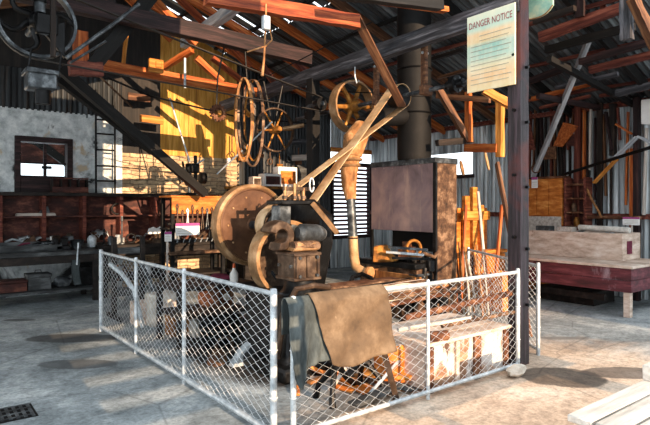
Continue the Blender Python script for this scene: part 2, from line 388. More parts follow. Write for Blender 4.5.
def wheel(root, c, ax, r, w, t, nsp, mat, hub_r, spoke=.02, curved=0, hub_w=None, dark=None, flat=False):
    c, ax = V(c), V(ax).normalized(); e1 = ax.orthogonal().normalized(); e2 = ax.cross(e1); hub_w = hub_w or w
    MB().lathe(c, ax, [(r, -w / 2), (r * 1.012, 0), (r, w / 2), (r - t, w / 2), (r - t, -w / 2)], 40, True).build('rim', mat, root, bev=0)
    MB().lathe(c, ax, [(hub_r * .7, -hub_w * .7), (hub_r, -hub_w * .5), (hub_r, hub_w * .5), (hub_r * .7, hub_w * .7)], 16).build('hub', dark or mat, root, bev=0)
    for k in range(nsp):
        a = 2 * math.pi * k / nsp + .35; pts = []
        for i in range(7):
            f = i / 6; rr = hub_r * .8 + (r - t * .6 - hub_r * .8) * f; b = a + curved * math.sin(f * math.pi) * (1 - .3 * f)
            pts.append(c + (e1 * math.cos(b) + e2 * math.sin(b)) * rr)
        if flat: MB().strip(pts, ax, spoke * 1.2, spoke * 2.6).build('spoke', dark or mat, root, bev=0)
        else: MB().tube(pts, [spoke * (1.25 - .45 * i / 6) for i in range(7)], 8).build('spoke', dark or mat, root, bev=0)
def lettering(text, origin, right, up, size, mat, parent, name='lettering', depth=.001, width=None):
    cu = bpy.data.curves.new(name, 'FONT'); cu.body = text; cu.size = size; cu.extrude = depth
    tmp = bpy.data.objects.new(name, cu); col.objects.link(tmp)
    dg = bpy.context.evaluated_depsgraph_get(); me = bpy.data.meshes.new_from_object(tmp.evaluated_get(dg)); bpy.data.objects.remove(tmp)
    o = V(origin); rt, u = V(right).normalized(), V(up).normalized(); nn = rt.cross(u)
    xs = [v.co.x for v in me.vertices]; k = (width / (max(xs) - min(xs))) if width else 1; base = V(parent['_o']); x0 = min(xs)
    for v in me.vertices: v.co = o + rt * ((v.co.x - x0) * k) + u * v.co.y + nn * v.co.z - base
    me.materials.clear(); me.materials.append(M[mat]); ob = bpy.data.objects.new(name, me); col.objects.link(ob); ob.parent = parent
    ob['_o'] = list(base); return ob
FY, FX0, FX1 = -2.5, .75, 7.3
STRIPE_BARS = (1.48, 1.64, 1.80, 1.96, 2.12)  # heights of the added bars that stripe the sunlight on the floor
# ================================================================ the setting
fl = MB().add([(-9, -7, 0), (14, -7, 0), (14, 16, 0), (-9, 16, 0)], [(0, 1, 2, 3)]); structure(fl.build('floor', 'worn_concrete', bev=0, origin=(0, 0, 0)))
w0, w1 = PY(17, 138, WY), PY(70, 195, WY)          # the window opening
wx0, wx1, wz0, wz1 = w0.x, w1.x, w1.z, w0.z
b = MB()
for lo, hi in (((-3, 0), (wx0, 3.3)), ((wx1, 0), (3.35, 3.3)), ((wx0, 0), (wx1, wz0)), ((wx0, wz1), (wx1, 3.3))):
    b.box((lo[0], WY, lo[1]), (hi[0], WY + .35, hi[1]))
structure(b.build('wall_back', 'old_plaster', bev=0, origin=(0, WY, 0)))
def stone_face(x0, x1, z0, z1, seed):
    rr = random.Random(seed); b = MB(); nx, nz = int((x1 - x0) / .045), int((z1 - z0) / .03); vs = []; fs = []
    for j in range(nz + 1):
        for i in range(nx + 1):
            vs.append((x0 + (x1 - x0) * i / nx, WY + rr.uniform(-.022, .014), z0 + (z1 - z0) * j / nz))
    for j in range(nz):
        for i in range(nx): a = j * (nx + 1) + i; fs.append((a, a + 1, a + nx + 2, a + nx + 1))
    b.add(vs, fs); b.box((x0, WY + .03, z0), (x1, WY + .35, z1)); return b
structure(stone_face(3.35, 5.9, 0, 2.62, 3).build('wall_back_rubble', 'rubble_stone', bev=0, origin=(0, WY, 0)))
def corr(o, across, along, L, W, period=.09, amp=.014, nrm=None, gaps=()):
    """corrugated sheet: waves run along `along`, repeated over L in `across`"""
    o, a, c = V(o), V(across).normalized(), V(along).normalized(); n = V(nrm) if nrm else a.cross(c); b = MB()
    k = max(2, int(L / period * 6)); vs = []; fs = []
    for i in range(k + 1):
        x = L * i / k; d = n * (amp * math.sin(2 * math.pi * x / period))
        vs += [o + a * x + d, o + a * x + c * W + d]
    for i in range(k):
        x = L * (i + .5) / k
        if any(g0 < x < g1 for g0, g1 in gaps): continue
        fs.append((2 * i, 2 * i + 2, 2 * i + 3, 2 * i + 1))
    b.add(vs, fs); return b
def boards(x0, x1, zb, zt, w, y, seed, gap=.008):
    rr = random.Random(seed); b = MB(); x = x0
    while x < x1 - .02:
        e = min(x + w * rr.uniform(.85, 1.15), x1); d = rr.uniform(0, .012)
        zz0, zz1 = zt(x), zt(e)
        b.add([(x, y + d, zb), (e - gap, y + d, zb), (e - gap, y + .03, zb), (x, y + .03, zb), (x, y + d, zz0), (e - gap, y + d, zz1), (e - gap, y + .03, zz1), (x, y + .03, zz0)],
              [(3, 2, 1, 0), (4, 5, 6, 7), (0, 1, 5, 4), (1, 2, 6, 5), (2, 3, 7, 6), (3, 0, 4, 7)])
        x = e
    return b
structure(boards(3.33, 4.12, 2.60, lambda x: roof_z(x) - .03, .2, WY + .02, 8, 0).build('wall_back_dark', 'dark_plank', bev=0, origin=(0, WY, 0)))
structure(boards(4.12, 5.92, 2.60, lambda x: roof_z(x) - .03, .19, WY + .02, 5, .003).build('wall_back_planking', 'ochre_plank', bev=0, origin=(0, WY, 0)))
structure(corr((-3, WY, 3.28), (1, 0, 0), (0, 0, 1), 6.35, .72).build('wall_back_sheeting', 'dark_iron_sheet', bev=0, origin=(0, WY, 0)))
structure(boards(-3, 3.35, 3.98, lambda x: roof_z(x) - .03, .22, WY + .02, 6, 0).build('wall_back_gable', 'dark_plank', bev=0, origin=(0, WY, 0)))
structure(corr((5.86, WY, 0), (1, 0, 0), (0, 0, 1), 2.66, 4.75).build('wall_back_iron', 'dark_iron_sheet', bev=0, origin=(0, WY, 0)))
b = corr((8.52, WY, 2.98), (1, 0, 0), (0, 0, 1), 1.45, 1.0); t = corr((8.52, WY, 0), (1, 0, 0), (0, 0, 1), 1.45, .8); b.add(t.v, t.f)
structure(b.build('wall_back_corner', 'wall_iron', bev=0, origin=(0, WY, 0)))
# right-hand iron wall with its window gap
b = MB()
for (y0, L, z0, h) in ((2.4, 5.1, 0, 3.46), (7.5, 1.3, 0, 2.28), (7.5, 1.3, 2.78, .68), (8.8, 2.0, 0, 3.46)):
    t = corr((WX, y0, z0), (0, 1, 0), (0, 0, 1), L, h, .1, .016); b.add(t.v, t.f)
structure(b.build('wall_right', 'wall_iron', bev=0, origin=(WX, 0, 0)))
# iron roof: two slopes, laid in sheets with daylight showing through a few open laps
s = math.hypot(1, .35)
gp = [(4.02, 4.08), (4.82, 4.9), (5.12, 5.16), (5.65, 5.74), (6.1, 6.15), (3.1, 3.13)]
r1 = corr((3.3, 4.2, roof_z(3.3)), (0, 1, 0), (1 / s, 0, -.35 / s), 6.9, 2.4, .11, .016, (.35 / s, 0, 1 / s), gp)
for x_, L_, y_ in ((2.4, 5.0, 2.4),):
    t = corr((3.3 + x_ / s, y_, roof_z(3.3) - x_ * .35 / s), (0, 1, 0), (1 / s, 0, -.35 / s), 11.1 - y_, L_, .11, .016, (.35 / s, 0, 1 / s)); r1.add(t.v, t.f)
t = corr((3.3, 4.2, roof_z(3.3)), (0, 1, 0), (-1 / s, 0, -.35 / s), 6.9, 7.2, .11, .016, (-.35 / s, 0, 1 / s)); r1.add(t.v, t.f)
structure(r1.build('ceiling', 'roof_iron', bev=0, origin=(3.3, 5.0, 0)))

# window 1 in the stone wall
fr = MB(); y0, y1 = WY - .05, WY + .2
for lo, hi in (((wx0 - .04, wz0 - .05), (wx0 + .05, wz1 + .04)), ((wx1 - .05, wz0 - .05), (wx1 + .04, wz1 + .04)), ((wx0 + .05, wz1 - .05), (wx1 - .05, wz1 + .04)), ((wx0 + .05, wz0 - .05), (wx1 - .05, wz0 + .3))):
    fr.box((lo[0], y0, lo[1]), (hi[0], y1, hi[1]))
win = structure(fr.build('window_1', 'maroon_timber', bev=.006))
sa = MB(); mx = (wx0 + wx1) / 2 + .02; mz = wz0 + .55
sa.box((wx0 + .06, WY + .02, wz0 + .3), (wx1 - .06, WY + .07, wz0 + .34)); sa.box((mx - .025, WY + .02, wz0 + .34), (mx + .025, WY + .07, wz1 - .07)); sa.box((wx0 + .06, WY + .02, mz), (wx1 - .06, WY + .07, mz + .03))
sa.build('sash', 'maroon_timber', win)
MB().cbox((mx + .02, WY + .0, mz - .06), (.16, .05, .05)).build('latch', 'black_iron', win)
m, n, l, bb = newmat('dusty_pane'); bb.inputs['Base Color'].default_value = (.9, .93, .93, 1); bb.inputs['Roughness'].default_value = .05; bb.inputs['Transmission Weight'].default_value = 1; bb.inputs['IOR'].default_value = 1.02; M['dusty_pane'] = m
MB().box((wx0 + .06, WY + .04, wz0 + .34), (wx1 - .06, WY + .045, wz1 - .07)).build('pane', 'dusty_pane', win, bev=0)
# what stands outside that window: the rafters of a lean-to
o = thing('lean_to_shed', 'red-brown lean-to with dark rafters seen through the small maroon window', 'shed', ((wx0 + wx1) / 2, WY + 2.0, 0))
zz = 1.6 + (wz0 + .58 - 1.6) * (WY + 2.0) / WY
MB().box((wx0 - 1.0, WY + 2.2, zz), (wx1 + 1.2, WY + 2.26, 5)).build('wall_boarding', 'red_wood', o)
MB().bar((wx0 - .3, WY + 1.9, zz + 1.1), (wx1 + .5, WY + 1.9, zz - .1), .1, .16).build('rafter', 'black_timber', o)
MB().bar((wx0 - .6, WY + 1.8, zz + .75), (wx0 + .75, WY + 1.8, zz + .35), .1, .12).build('rafter', 'black_timber', o)
MB().box((wx0 - .9, WY + 2.0, 0), (wx0 - .8, WY + 2.19, zz + .5)).build('post', 'black_timber', o); MB().box((wx1 + 1., WY + 2.0, 0), (wx1 + 1.1, WY + 2.19, zz + .5)).build('post', 'black_timber', o)
# window 2: louvres beside the corner
lx0, lx1, lz0, lz1 = 8.55, 9.86, .82, 2.64
fr = MB().box((lx0 - .03, WY - .05, lz0 - .08), (lx0 + .04, WY + .08, lz1 + .06)).box((lx1 - .05, WY - .05, lz0 - .08), (lx1 + .02, WY + .08, lz1 + .06)).box((lx0 + .04, WY - .05, lz1), (lx1 - .05, WY + .08, lz1 + .06)).box((lx0 + .04, WY - .05, lz0 - .08), (lx1 - .05, WY + .08, lz0))
lw = structure(fr.build('window_2', 'maroon_timber'))
k = 17
for i in range(k):
    z = lz0 + .05 + (lz1 - lz0 - .06) * i / (k - 1)
    MB().bar((lx0 + .03, WY + .03, z), (lx1 - .04, WY + .03, z), .012, .062, (0, -.42, 1)).build('louvre_slat', 'maroon_paint', lw, bev=0)
structure(MB().box((8.5, WY - .06, 2.95), (9.88, WY + .02, 3.06)).build('trim_1', 'orange_wood'))
structure(MB().box((9.82, 7.45, 2.2), (9.95, 8.85, 2.28)).build('trim_2', 'maroon_timber'))
for i, z in enumerate((1.36, 3.3)): structure(MB().box((9.76, 2.4, z), (9.86, 10.7, z + .09)).build('trim_%d' % (i + 3), 'red_timber'))

# ---------------------------------------------------------------- posts, beams and rafters
po = thing('timber_post', 'scarred black and maroon timber post with bolt heads at the corner of the pen', 'post', (4.91, 3.16, 0))
mb = MB(); vs = []; fs = []; kk = 24
for i in range(kk + 1):
    z = 4.9 * i / kk
    for a, c in ((-1, -1), (0, -1), (1, -1), (1, 0), (1, 1), (0, 1), (-1, 1), (-1, 0)):
        vs.append((4.91 + a * .072 + R.uniform(-.004, .004), 3.16 + c * .072 + R.uniform(-.004, .004), z))
for i in range(kk):
    for j in range(8): fs.append((i * 8 + j, i * 8 + (j + 1) % 8, i * 8 + 8 + (j + 1) % 8, i * 8 + 8 + j))
fs += [tuple(range(8))[::-1], tuple(range(kk * 8, kk * 8 + 8))]
mb.add(vs, fs)
def mat_post():
    m, n, l, b = newmat('post_timber')
    f = noise(n, l, mapped(n, l, (22, 22, 1.4)), 1, 7, .7)
    c = ramp(n, l, f, [(.3, '0d0a0b'), (.5, '2b2023'), (.7, '55444a')])
    k = ramp(n, l, noise(n, l, mapped(n, l, (1.2, 1.2, 1.1)), 1, 4, .6, .3), [(.5, (0, 0, 0, 1)), (.62, (.85, .85, .85, 1))])
    c = mix(n, l, k, c, '6a2b20'); l.new(c, b.inputs['Base Color']); b.inputs['Roughness'].default_value = .6; bump(n, l, b, f, .5); return m
M['post_timber'] = mat_post()
mb.build('shaft', 'post_timber', po, bev=0)
for z in (.72, 1.28, 1.9, 2.55, 3.1):
    MB().cyl((4.80, 3.15, z), (4.84, 3.15, z), .016, 8).build('bolt', 'black_iron', po, bev=0)
    MB().cyl((4.93, 3.055, z - .12), (4.93, 3.09, z - .12), .016, 8).build('bolt', 'black_iron', po, bev=0)
timber('timber_post', (4.87, 6.6, 0), (4.87, 6.6, 3.5), .14, .14, 'black_timber', 'dark square post standing behind the tall pulley belt, under the long grey beam', 'post')
timber('roof_beam', (4.88, 3.1, 3.62), (4.88, 9.6, 3.50), .14, .19, 'grey_beam', 'long grey weathered beam running from the corner post away under the roof')
timber('tie_beam', (.3, 6.6, 3.9), (4.8, 6.6, 3.80), .15, .2, 'maroon_timber', 'long dark maroon tie beam beside the spoked flywheel')
timber('tie_beam', PY(205, -4, 4.4), PY(357, 22, 4.4), .1, .14, 'rusty_timber', 'scuffed rusty-orange tie beam with a cord hanging from it')
timber('brace_board', P(356, 17, 5.9), P(402, 106, 6.8), .035, .1, 'brown_timber', 'long brown board slanting down from the orange tie beam to the belt', 'board', up=(.6, -.8, 0))
timber('roof_beam', PY(335, -6, 4.0), PY(446, 10, 4.0), .09, .06, 'orange_timber', 'short pale-edged reddish beam at the top of the roof space')
timber('roof_beam', PY(255, -18, 3.5), PY(440, 6, 3.5), .1, .09, 'black_timber', 'black beam just above the short reddish beam')
timber('tie_beam', PY(96, 64, 8.2), PY(268, 95, 8.2), .1, .15, 'orange_timber', 'bright orange tie beam crossing in front of the yellow planking')
timber('hanging_board', PY(127, 30, 8.35), PY(122, 75, 8.35), .12, .03, 'ochre_timber', 'upright yellow board behind the bright orange tie beam', 'board')
timber('roof_brace', PY(154, -8, 6.8), PY(90, 70, 6.8), .15, .17, 'black_timber', 'thick black brace sloping down behind the maroon tie beam', 'brace')
timber('inclined_strut', P(60, 68, 7.0), P(205, 194, 8.6), .1, .13, 'black_timber', 'long black strut sloping down from the flywheel towards the drill stand', 'strut')
timber('inclined_strut', P(58, 80, 7.3), P(152, 152, 8.8), .08, .09, 'black_timber', 'thinner black strut below and beside the long one', 'strut')
timber('king_post', PY(107, -12, 6.72), PY(107, 16, 6.72), .2, .06, 'maroon_timber', 'maroon upright board standing on the dark maroon tie beam', 'post', up=(0, 1, 0))
timber('hanging_board', PY(80, 31, 6.76), PY(81, 66, 6.76), .17, .05, 'orange_timber', 'short orange-brown upright board beside the flywheel rim', 'board', up=(0, 1, 0))
timber('timber_block', PY(69, 68, 6.76), PY(102, 70, 6.76), .12, .16, 'red_timber', 'red-brown block of timber under the short upright board', 'block')
timber('roof_beam', PX(184, 44, 4.0), PX(241, 3, 4.0), .14, .16, 'scaffold_grey', 'pale grey-edged beam sloping across the daylit roof sheets')
timber('roof_brace', P(160, 70, 9.4), P(192, 50, 9.0), .09, .09, 'orange_timber', 'short orange brace rising from the orange tie beam to the rafters', 'brace')
timber('roof_brace', PY(262, 66, 8.2), PY(277, 86, 8.2), .09, .1, 'red_timber', 'short red brace above the hanging belting', 'brace')
timber('roof_brace', PY(282, 46, 7.4), PY(309, 76, 7.4), .09, .1, 'red_timber', 'red brace ending against the long grey beam', 'brace')
for y, mt in ((3.7, 'black_timber'), (5.2, 'black_timber'), (6.7, 'brown_timber'), (8.2, 'orange_timber'), (9.2, 'orange_timber'), (10.2, 'orange_timber')):
    timber('rafter', (3.36, y, roof_z(3.36) - .17), (9.8, y, roof_z(9.8) - .17), .06, .15, mt, 'sloping rafter under the corrugated iron roof', 'rafter', 'rafters under the iron roof')
for y, mt in ((7.3, 'brown_timber'), (8.7, 'brown_timber'), (10.1, 'brown_timber')):
    timber('rafter', (3.24, y, roof_z(3.24) - .17), (-3.5, y, roof_z(-3.5) - .17), .06, .15, mt, 'sloping rafter under the corrugated iron roof', 'rafter', 'rafters under the iron roof')
for i, x in enumerate((4.3, 5.3, 6.3, 7.3, 8.3, 9.3)):
    timber('purlin', (x, 2.45 if x > 5.5 else 4.25, roof_z(x) - .06), (x, 10.75, roof_z(x) - .06), .06, .05, 'red_timber' if i > 2 else 'black_timber', 'thin purlin carrying the iron roof sheets', 'purlin', 'purlins under the iron roof')
# overhead timber on the iron-wall side
for (a, b_, X, w, h, mt, lb) in (
    ((540, 37.5), (632, 4), 7.0, .1, .13, 'red_timber', 'thick red overhead timber with pale scuffs, end facing the corner post'),
    ((546, 50), (634, 26), 7.35, .1, .1, 'black_timber', 'black overhead timber directly below the thick red one'),
    ((580, 62), (660, 39), 7.7, .09, .09, 'maroon_timber', 'purple-maroon overhead timber above the pale leaning prop'),
    ((590, 70), (664, 52), 7.95, .09, .1, 'red_timber', 'bright red overhead timber lowest of the roof-side stack'),
    ((530, 81), (570, 66), 8.2, .08, .1, 'maroon_timber', 'short maroon overhead timber beside the corner post'),
    ((532, 99), (594, 83), 8.7, .06, .07, 'orange_timber', 'thin orange batten under the roof beside the corner post'),
    ((614, 94), (660, 83), 9.1, .09, .1, 'grey_beam', 'dark grey beam end close under the eave of the iron wall')):
    timber('overhead_timber', PX(*a, X), PX(*b_, X), w, h, mt, lb)
timber('roof_brace', P(549, 59, 7.6), P(634, 105, 9.3), .08, .08, 'black_timber', 'black brace dropping to the eave of the iron wall', 'brace')
timber('overhead_timber', P(538, 96, 8.4), P(600, 108, 9.6), .06, .09, 'maroon_timber', 'dark maroon tie running out to the iron wall')
timber('hanger_post', P(626, -8, 6.2), P(627, 40, 6.2), .12, .1, 'grey_beam', 'short grey hanger post crossing the overhead timbers', 'post')
timber('roof_brace', P(632, -2, 6.0), P(656, 48, 6.2), .1, .1, 'brown_timber', 'brown brace beside the short grey hanger post', 'brace')
timber('hanger_post', P(580, -10, 7.0), P(580, 17, 7.0), .11, .05, 'maroon_timber', 'maroon board standing up from the thick red overhead timber', 'post')
timber('hanger_post', P(604, -10, 7.3), P(603, 10, 7.3), .07, .05, 'red_timber', 'narrow red upright rising above the overhead timbers', 'post')
timber('leaning_prop', P(589, 39, 7.75), (9.56, 5.83, 2.16), .13, .06, 'scaffold_grey', 'pale grey prop leaning across behind the corner post', 'prop', up=(.6, -.8, 0))
for (u, z0, z1, w, mt, lb) in ((637, 0, 3.4, .12, 'maroon_timber', 'maroon stud on the iron wall beside the notice card'), (613, 2.45, 3.35, .11, 'dark_timber', 'short dark board hanging on the iron wall'),
                              (633, .9, 2.55, .07, 'orange_timber', 'thin orange-brown upright on the iron wall above the trough'), (578, 0, 3.4, .1, 'red_timber', 'red-brown stud on the iron wall beside the narrow tool shelf'), (600, 0, 3.4, .05, 'dark_timber', 'thin dark stud in the middle of the iron wall')):
    q = PX(u, 205, 9.70); timber('wall_stud', (9.70, q.y, z0), (9.70, q.y, z1), .09, w, mt, lb, 'stud', up=(1, 0, 0))
# ochre trestle framing behind the pen
for a, b_, w, h, mt, lb in (((500, 100, 7.4), (500, 157, 7.4), .09, .09, 'ochre_timber', 'yellow upright hanging beside the corner post'),
                        ((484, 90, 7.1), (514, 107, 7.1), .1, .1, 'ochre_timber', 'short yellow cross timber under the danger notice'),
                        ((466, 148, 8.0), (498, 148, 7.4), .08, .12, 'orange_timber', 'orange block at the foot of the hanging yellow upright'),
                        ((468, 92, 7.9), (469, 142, 7.9), .08, .08, 'orange_timber', 'orange upright in the frame beside the black flue'),
                        ((438, 88, 7.7), (468, 140, 7.9), .07, .09, 'brown_timber', 'red-brown diagonal brace beside the black flue'),
                        ((437, 143, 7.7), (472, 140, 8.0), .08, .09, 'dark_timber', 'dark rail between the black flue and the orange upright'),
                        ((437, 96, 8.2), (490, 100, 7.5), .06, .08, 'brown_timber', 'thin brown rail below the line shaft')):
    timber('frame_timber', P(*a), P(*b_), w, h, mt, lb, 'timber')

# added unseen behind the camera: boards, bars and a post that shape the sunlight
structure(boards(-.35, FX0 + .06, 0, lambda x: 6.6, .2, FY, 31, 0).build('sun_block_left', 'dark_plank', bev=0, origin=(0, FY, 0)))  # unseen boards added to shade the plaster wall and benches
structure(boards(FX1, 9.7, 0, lambda x: 6.6, .2, FY, 32, 0).build('sun_block_right', 'dark_plank', bev=0, origin=(0, FY, 0)))  # unseen boards added to keep the sun off the maroon table
b = MB()
for z in STRIPE_BARS: b.box((FX0, FY, z), (FX0 + 1.05, FY + .03, z + .085))  # added bars, out of view, casting sun stripes across the floor
for x in (FX0 + .02, FX0 + 1.0): b.box((x, FY + .031, 0), (x + .05, FY + .06, 2.4))
structure(boards(FX0, FX0 + 1.45, 2.28, lambda x: 6.6, .2, FY, 33, 0).build('sun_block_upper', 'dark_plank', bev=0, origin=(0, FY, 0)))  # added above the bars to keep the sun off the plaster wall
structure(b.build('sun_stripe_bars', 'dark_plank', bev=0, origin=(0, FY, 0)))
structure(MB().box((4.5, FY, 0), (4.8, FY + .2, 6.6)).build('sun_block_post', 'dark_plank', bev=0, origin=(0, FY, 0)))  # unseen post added to shade one face of the pen's corner post
# ================================================================ the pen of chain-link panels
def fabric(a, b_, z0, z1, p=.062, h=.066, r=.0026, bulge=.02):
    a, b_ = V(a), V(b_); d = b_ - a; L = d.length; d.normalize(); nn = V((-d.y, d.x, 0)); b = MB(); n = int(L / p); k = int((z1 - z0) / (h / 2))
    for i in range(n):
        pts = []
        for j in range(k + 1):
            z = z0 + (z1 - z0) * j / k; s = i * p + (p if (i + j) % 2 else 0)
            s = min(max(s + .25 * p * math.sin(j * .17 + i * .04), .01), L - .01)
            w = bulge * math.sin(3.1 * s / L * 2.3) * math.sin(math.pi * (z - z0) / (z1 - z0))
            q = a + d * s + nn * (w + (.0025 if (i + j) % 2 else -.0025)); pts.append((q.x, q.y, z))
        b.tube(pts, r, 3, False)
    return b
def panel(a, b_, mids, zt, label, zb=.06, rt=.017, rp=.021, rb=.018):
    a, b_ = V(a), V(b_); d = (b_ - a).normalized()
    o = thing('fence_panel', label, 'fence', (a.x, a.y, 0), 'chain link panels round the machinery')
    MB().tube([(a.x, a.y, zt), (b_.x, b_.y, zt)], rt, 10).build('top_rail', 'galvanised', o, bev=0)
    MB().tube([(a.x, a.y, zb), (b_.x, b_.y, zb)], rb, 10).build('bottom_rail', 'galvanised', o, bev=0)
    for q, r in [(a, rp), (b_, rp)] + [(m, rp * .72) for m in mids]:
        q = V(q); ps = MB().lathe((q.x, q.y, 0), (0, 0, 1), [(r, 0), (r, zt + .02), (r * .8, zt + .035), (0, zt + .04)], 12).build('post', 'galvanised', o, bev=0)
        for z in (.3, .62):
            MB().torus((q.x, q.y, z), (0, 0, 1), r + .002, .004, 12, 5).build('tie_wire', 'wire', ps, bev=0)
    fabric(a, b_, zb + .01, zt - .01).build('wire_mesh', 'wire', o, bev=0, smooth=False)
    return o
A, B, B2, C = (1.97, 7.2, 0), (1.97, 3.12, 0), (2.07, 3.03, 0), (4.70, 3.03, 0)
mA = PX(184, 300, 1.97); mB = PY(428, 340, 3.03)
panel(A, B, [(1.97, mA.y, 0), (1.97, PX(136, 300, 1.97).y, 0)], 1.0, 'long galvanised chain-link panel along the pen side facing the tool benches', rp=.025, rb=.024)
panel(B2, C, [(mB.x, 3.03, 0)], .95, 'galvanised chain-link panel with two cloths hung over its top rail')
panel((5.34, 3.2, 0), (6.5, 5.0, 0), [], .95, 'galvanised chain-link panel beyond the tall maroon post, beside the purple table')
o = MB().rock((4.52, 2.93, .055), .1, (1.3, .7, .6), 4).build('stone_wedge', 'stone_light', bev=0); tag(o, 'pale stone wedged under the fence beside the corner post', 'stone')
# cloths over the front rail
def drape(name, top0, top1, bot, label, mat, yoff, folds, back=.22, zr=.95):
    t0, t1 = PY(*top0, 3.0), PY(*top1, 3.0); bp = [PY(u, v, 2.99) for u, v in bot]; n, k = 30, 26; vs = []; fs = []
    for i in range(n + 1):
        s = i / n; xt = t0.x + (t1.x - t0.x) * s; g = s * (len(bp) - 1); gi = min(int(g), len(bp) - 2); gf = g - gi
        q = bp[gi].lerp(bp[gi + 1], gf); rows = [(xt, 3.03 + .03 + yoff, zr - back), (xt, 3.03 + .03 + yoff, zr), (xt, 3.03 + .018, zr + .024 + yoff * .5), (xt, 3.03 - .01, zr + .026 + yoff * .5), (xt, 3.03 - .03 - yoff, zr)]
        for j in range(1, k + 1):
            f = j / k; w = math.sin(s * folds * 6.28 + 1.3 * f) * .022 * f + .012 * math.sin(9 * f + 5 * s)
            rows.append((xt + (q.x - xt) * f, 3.03 - .032 - yoff - .03 * f - abs(w), zr + (q.z - zr) * f))
        vs += rows
    m_ = k + 5
    for i in range(n):
        for j in range(m_ - 1): fs.append((i * m_ + j, i * m_ + m_ + j, i * m_ + m_ + j + 1, i * m_ + j + 1))
    o = MB().add(vs, fs).build(name, mat, bev=0); sd = o.modifiers.new('thick', 'SOLIDIFY'); sd.thickness = .006; sd.offset = 0
    return tag(o, label, 'cloth')
drape('hanging_cloth', (287, 300), (322, 297), ((289, 367), (296, 388), (301, 386), (305, 366), (316, 361), (327, 357)), 'dark grey-green cloth hung over the fence rail, partly under the brown one', 'cloth_grey', .006, 2.2)
drape('leather_apron', (310, 297), (384, 289), ((325, 362), (334, 365), (345, 364), (360, 358), (375, 353), (389, 349)), 'large brown leather apron hung over the front fence rail', 'leather_brown', .034, 1.1)

# ================================================================ power hammer with its wheels
ph = thing('power_hammer', 'heavy brown belt-driven power hammer with a large flat brown wheel behind it', 'machine', (3.05, 4.8, 0))
bs = MB(); z = [(0, .36, .52), (.12, .36, .52), (.16, .28, .44), (.72, .22, .36), (.78, .26, .4)]
vs = []; fs = []
for zz, hx, hy in z: vs += [(3.02 - hx, 4.55 - hy, zz), (3.02 + hx, 4.55 - hy, zz), (3.02 + hx, 4.55 + hy, zz), (3.02 - hx, 4.55 + hy, zz)]
for i in range(4):
    for j in range(4): fs.append((i * 4 + j, i * 4 + (j + 1) % 4, i * 4 + 4 + (j + 1) % 4, i * 4 + 4 + j))
fs += [(3, 2, 1, 0), (16, 17, 18, 19)]
bs.add(vs, fs).build('plinth', 'black_iron', ph, bev=.02)
fc = MB().prism([(3.27, 4.45, .7), (3.27, 5.7, .7), (3.27, 5.7, 1.3), (3.27, 5.3, 1.62), (3.27, 4.6, 1.66), (3.27, 4.3, 1.5), (3.27, 4.3, 1.2)], (.16, 0, 0)); fc.build('frame', 'black_iron', ph, bev=.02)
MB().cyl((3.16, 4.6, 1.375), (3.16, 5.75, 1.375), .045, 14).build('wheel_shaft', 'grey_iron', ph, bev=0)
lw_ = MB().lathe((3.19, 5.53, 1.37), (0, -1, 0), [(.47, -.09), (.475, .0), (.47, .05), (.44, .07), (.425, .06), (.425, -.09)], 56, True).build('wheel_rim', 'rim_tan', ph, bev=0)
MB().lathe((3.19, 5.53, 1.37), (0, -1, 0), [(.0, -.02), (.42, -.02), (.424, .055), (.41, .062), (.40, .05), (.385, .05), (.09, .045), (.08, .07), (0, .07)], 56).build('wheel_face', 'plate_brown', ph, bev=0)
for k in range(10):
    a = k * .628; MB().cyl((3.19 + .33 * math.cos(a), 5.495, 1.37 + .33 * math.sin(a)), (3.19 + .33 * math.cos(a), 5.47, 1.37 + .33 * math.sin(a)), .011, 8).build('rivet', 'rim_tan', lw_, bev=0)
PC = V((3.17, 4.99, 1.38)); pr = .19
MB().lathe(PC, (0, -1, 0), [(pr, -.065), (pr + .006, 0), (pr, .065), (pr - .02, .065), (pr - .03, .02), (.06, .03), (.055, .075), (0, .075), (0, -.065)], 40).build('drive_pulley', 'brown_iron', ph, bev=0)
MB().ring((3.17, 4.9, 1.38), (0, -1, 0), .14, .05, .03).build('inner_pulley', 'grey_iron', ph, bev=0)
FC = V((3.09, 4.68, 1.06))
fw = MB().lathe(FC, (0, -1, 0), [(.385, -.085), (.392, 0), (.385, .085), (.345, .085), (.34, -.085)], 52, True).build('flywheel_rim', 'rim_tan', ph, bev=0)
MB().lathe(FC, (0, -1, 0), [(0, -.03), (.343, -.03), (.343, .045), (.12, .03), (.1, .08), (.05, .1), (0, .1)], 52).build('flywheel_web', 'brown_iron', ph, bev=0)
MB().cyl(FC + V((0, .2, 0)), FC + V((0, -.25, 0)), .04, 12).build('flywheel_shaft', 'black_iron', ph, bev=0)
for k in range(4):
    a = .6 + k * 1.57; p = FC + V((.22 * math.cos(a), -.03, .22 * math.sin(a))); MB().bar(p, p + V((.09 * math.cos(a + 1.5), -.03, .09 * math.sin(a + 1.5))), .02, .03).build('weight_lug', 'black_iron', fw, bev=0)
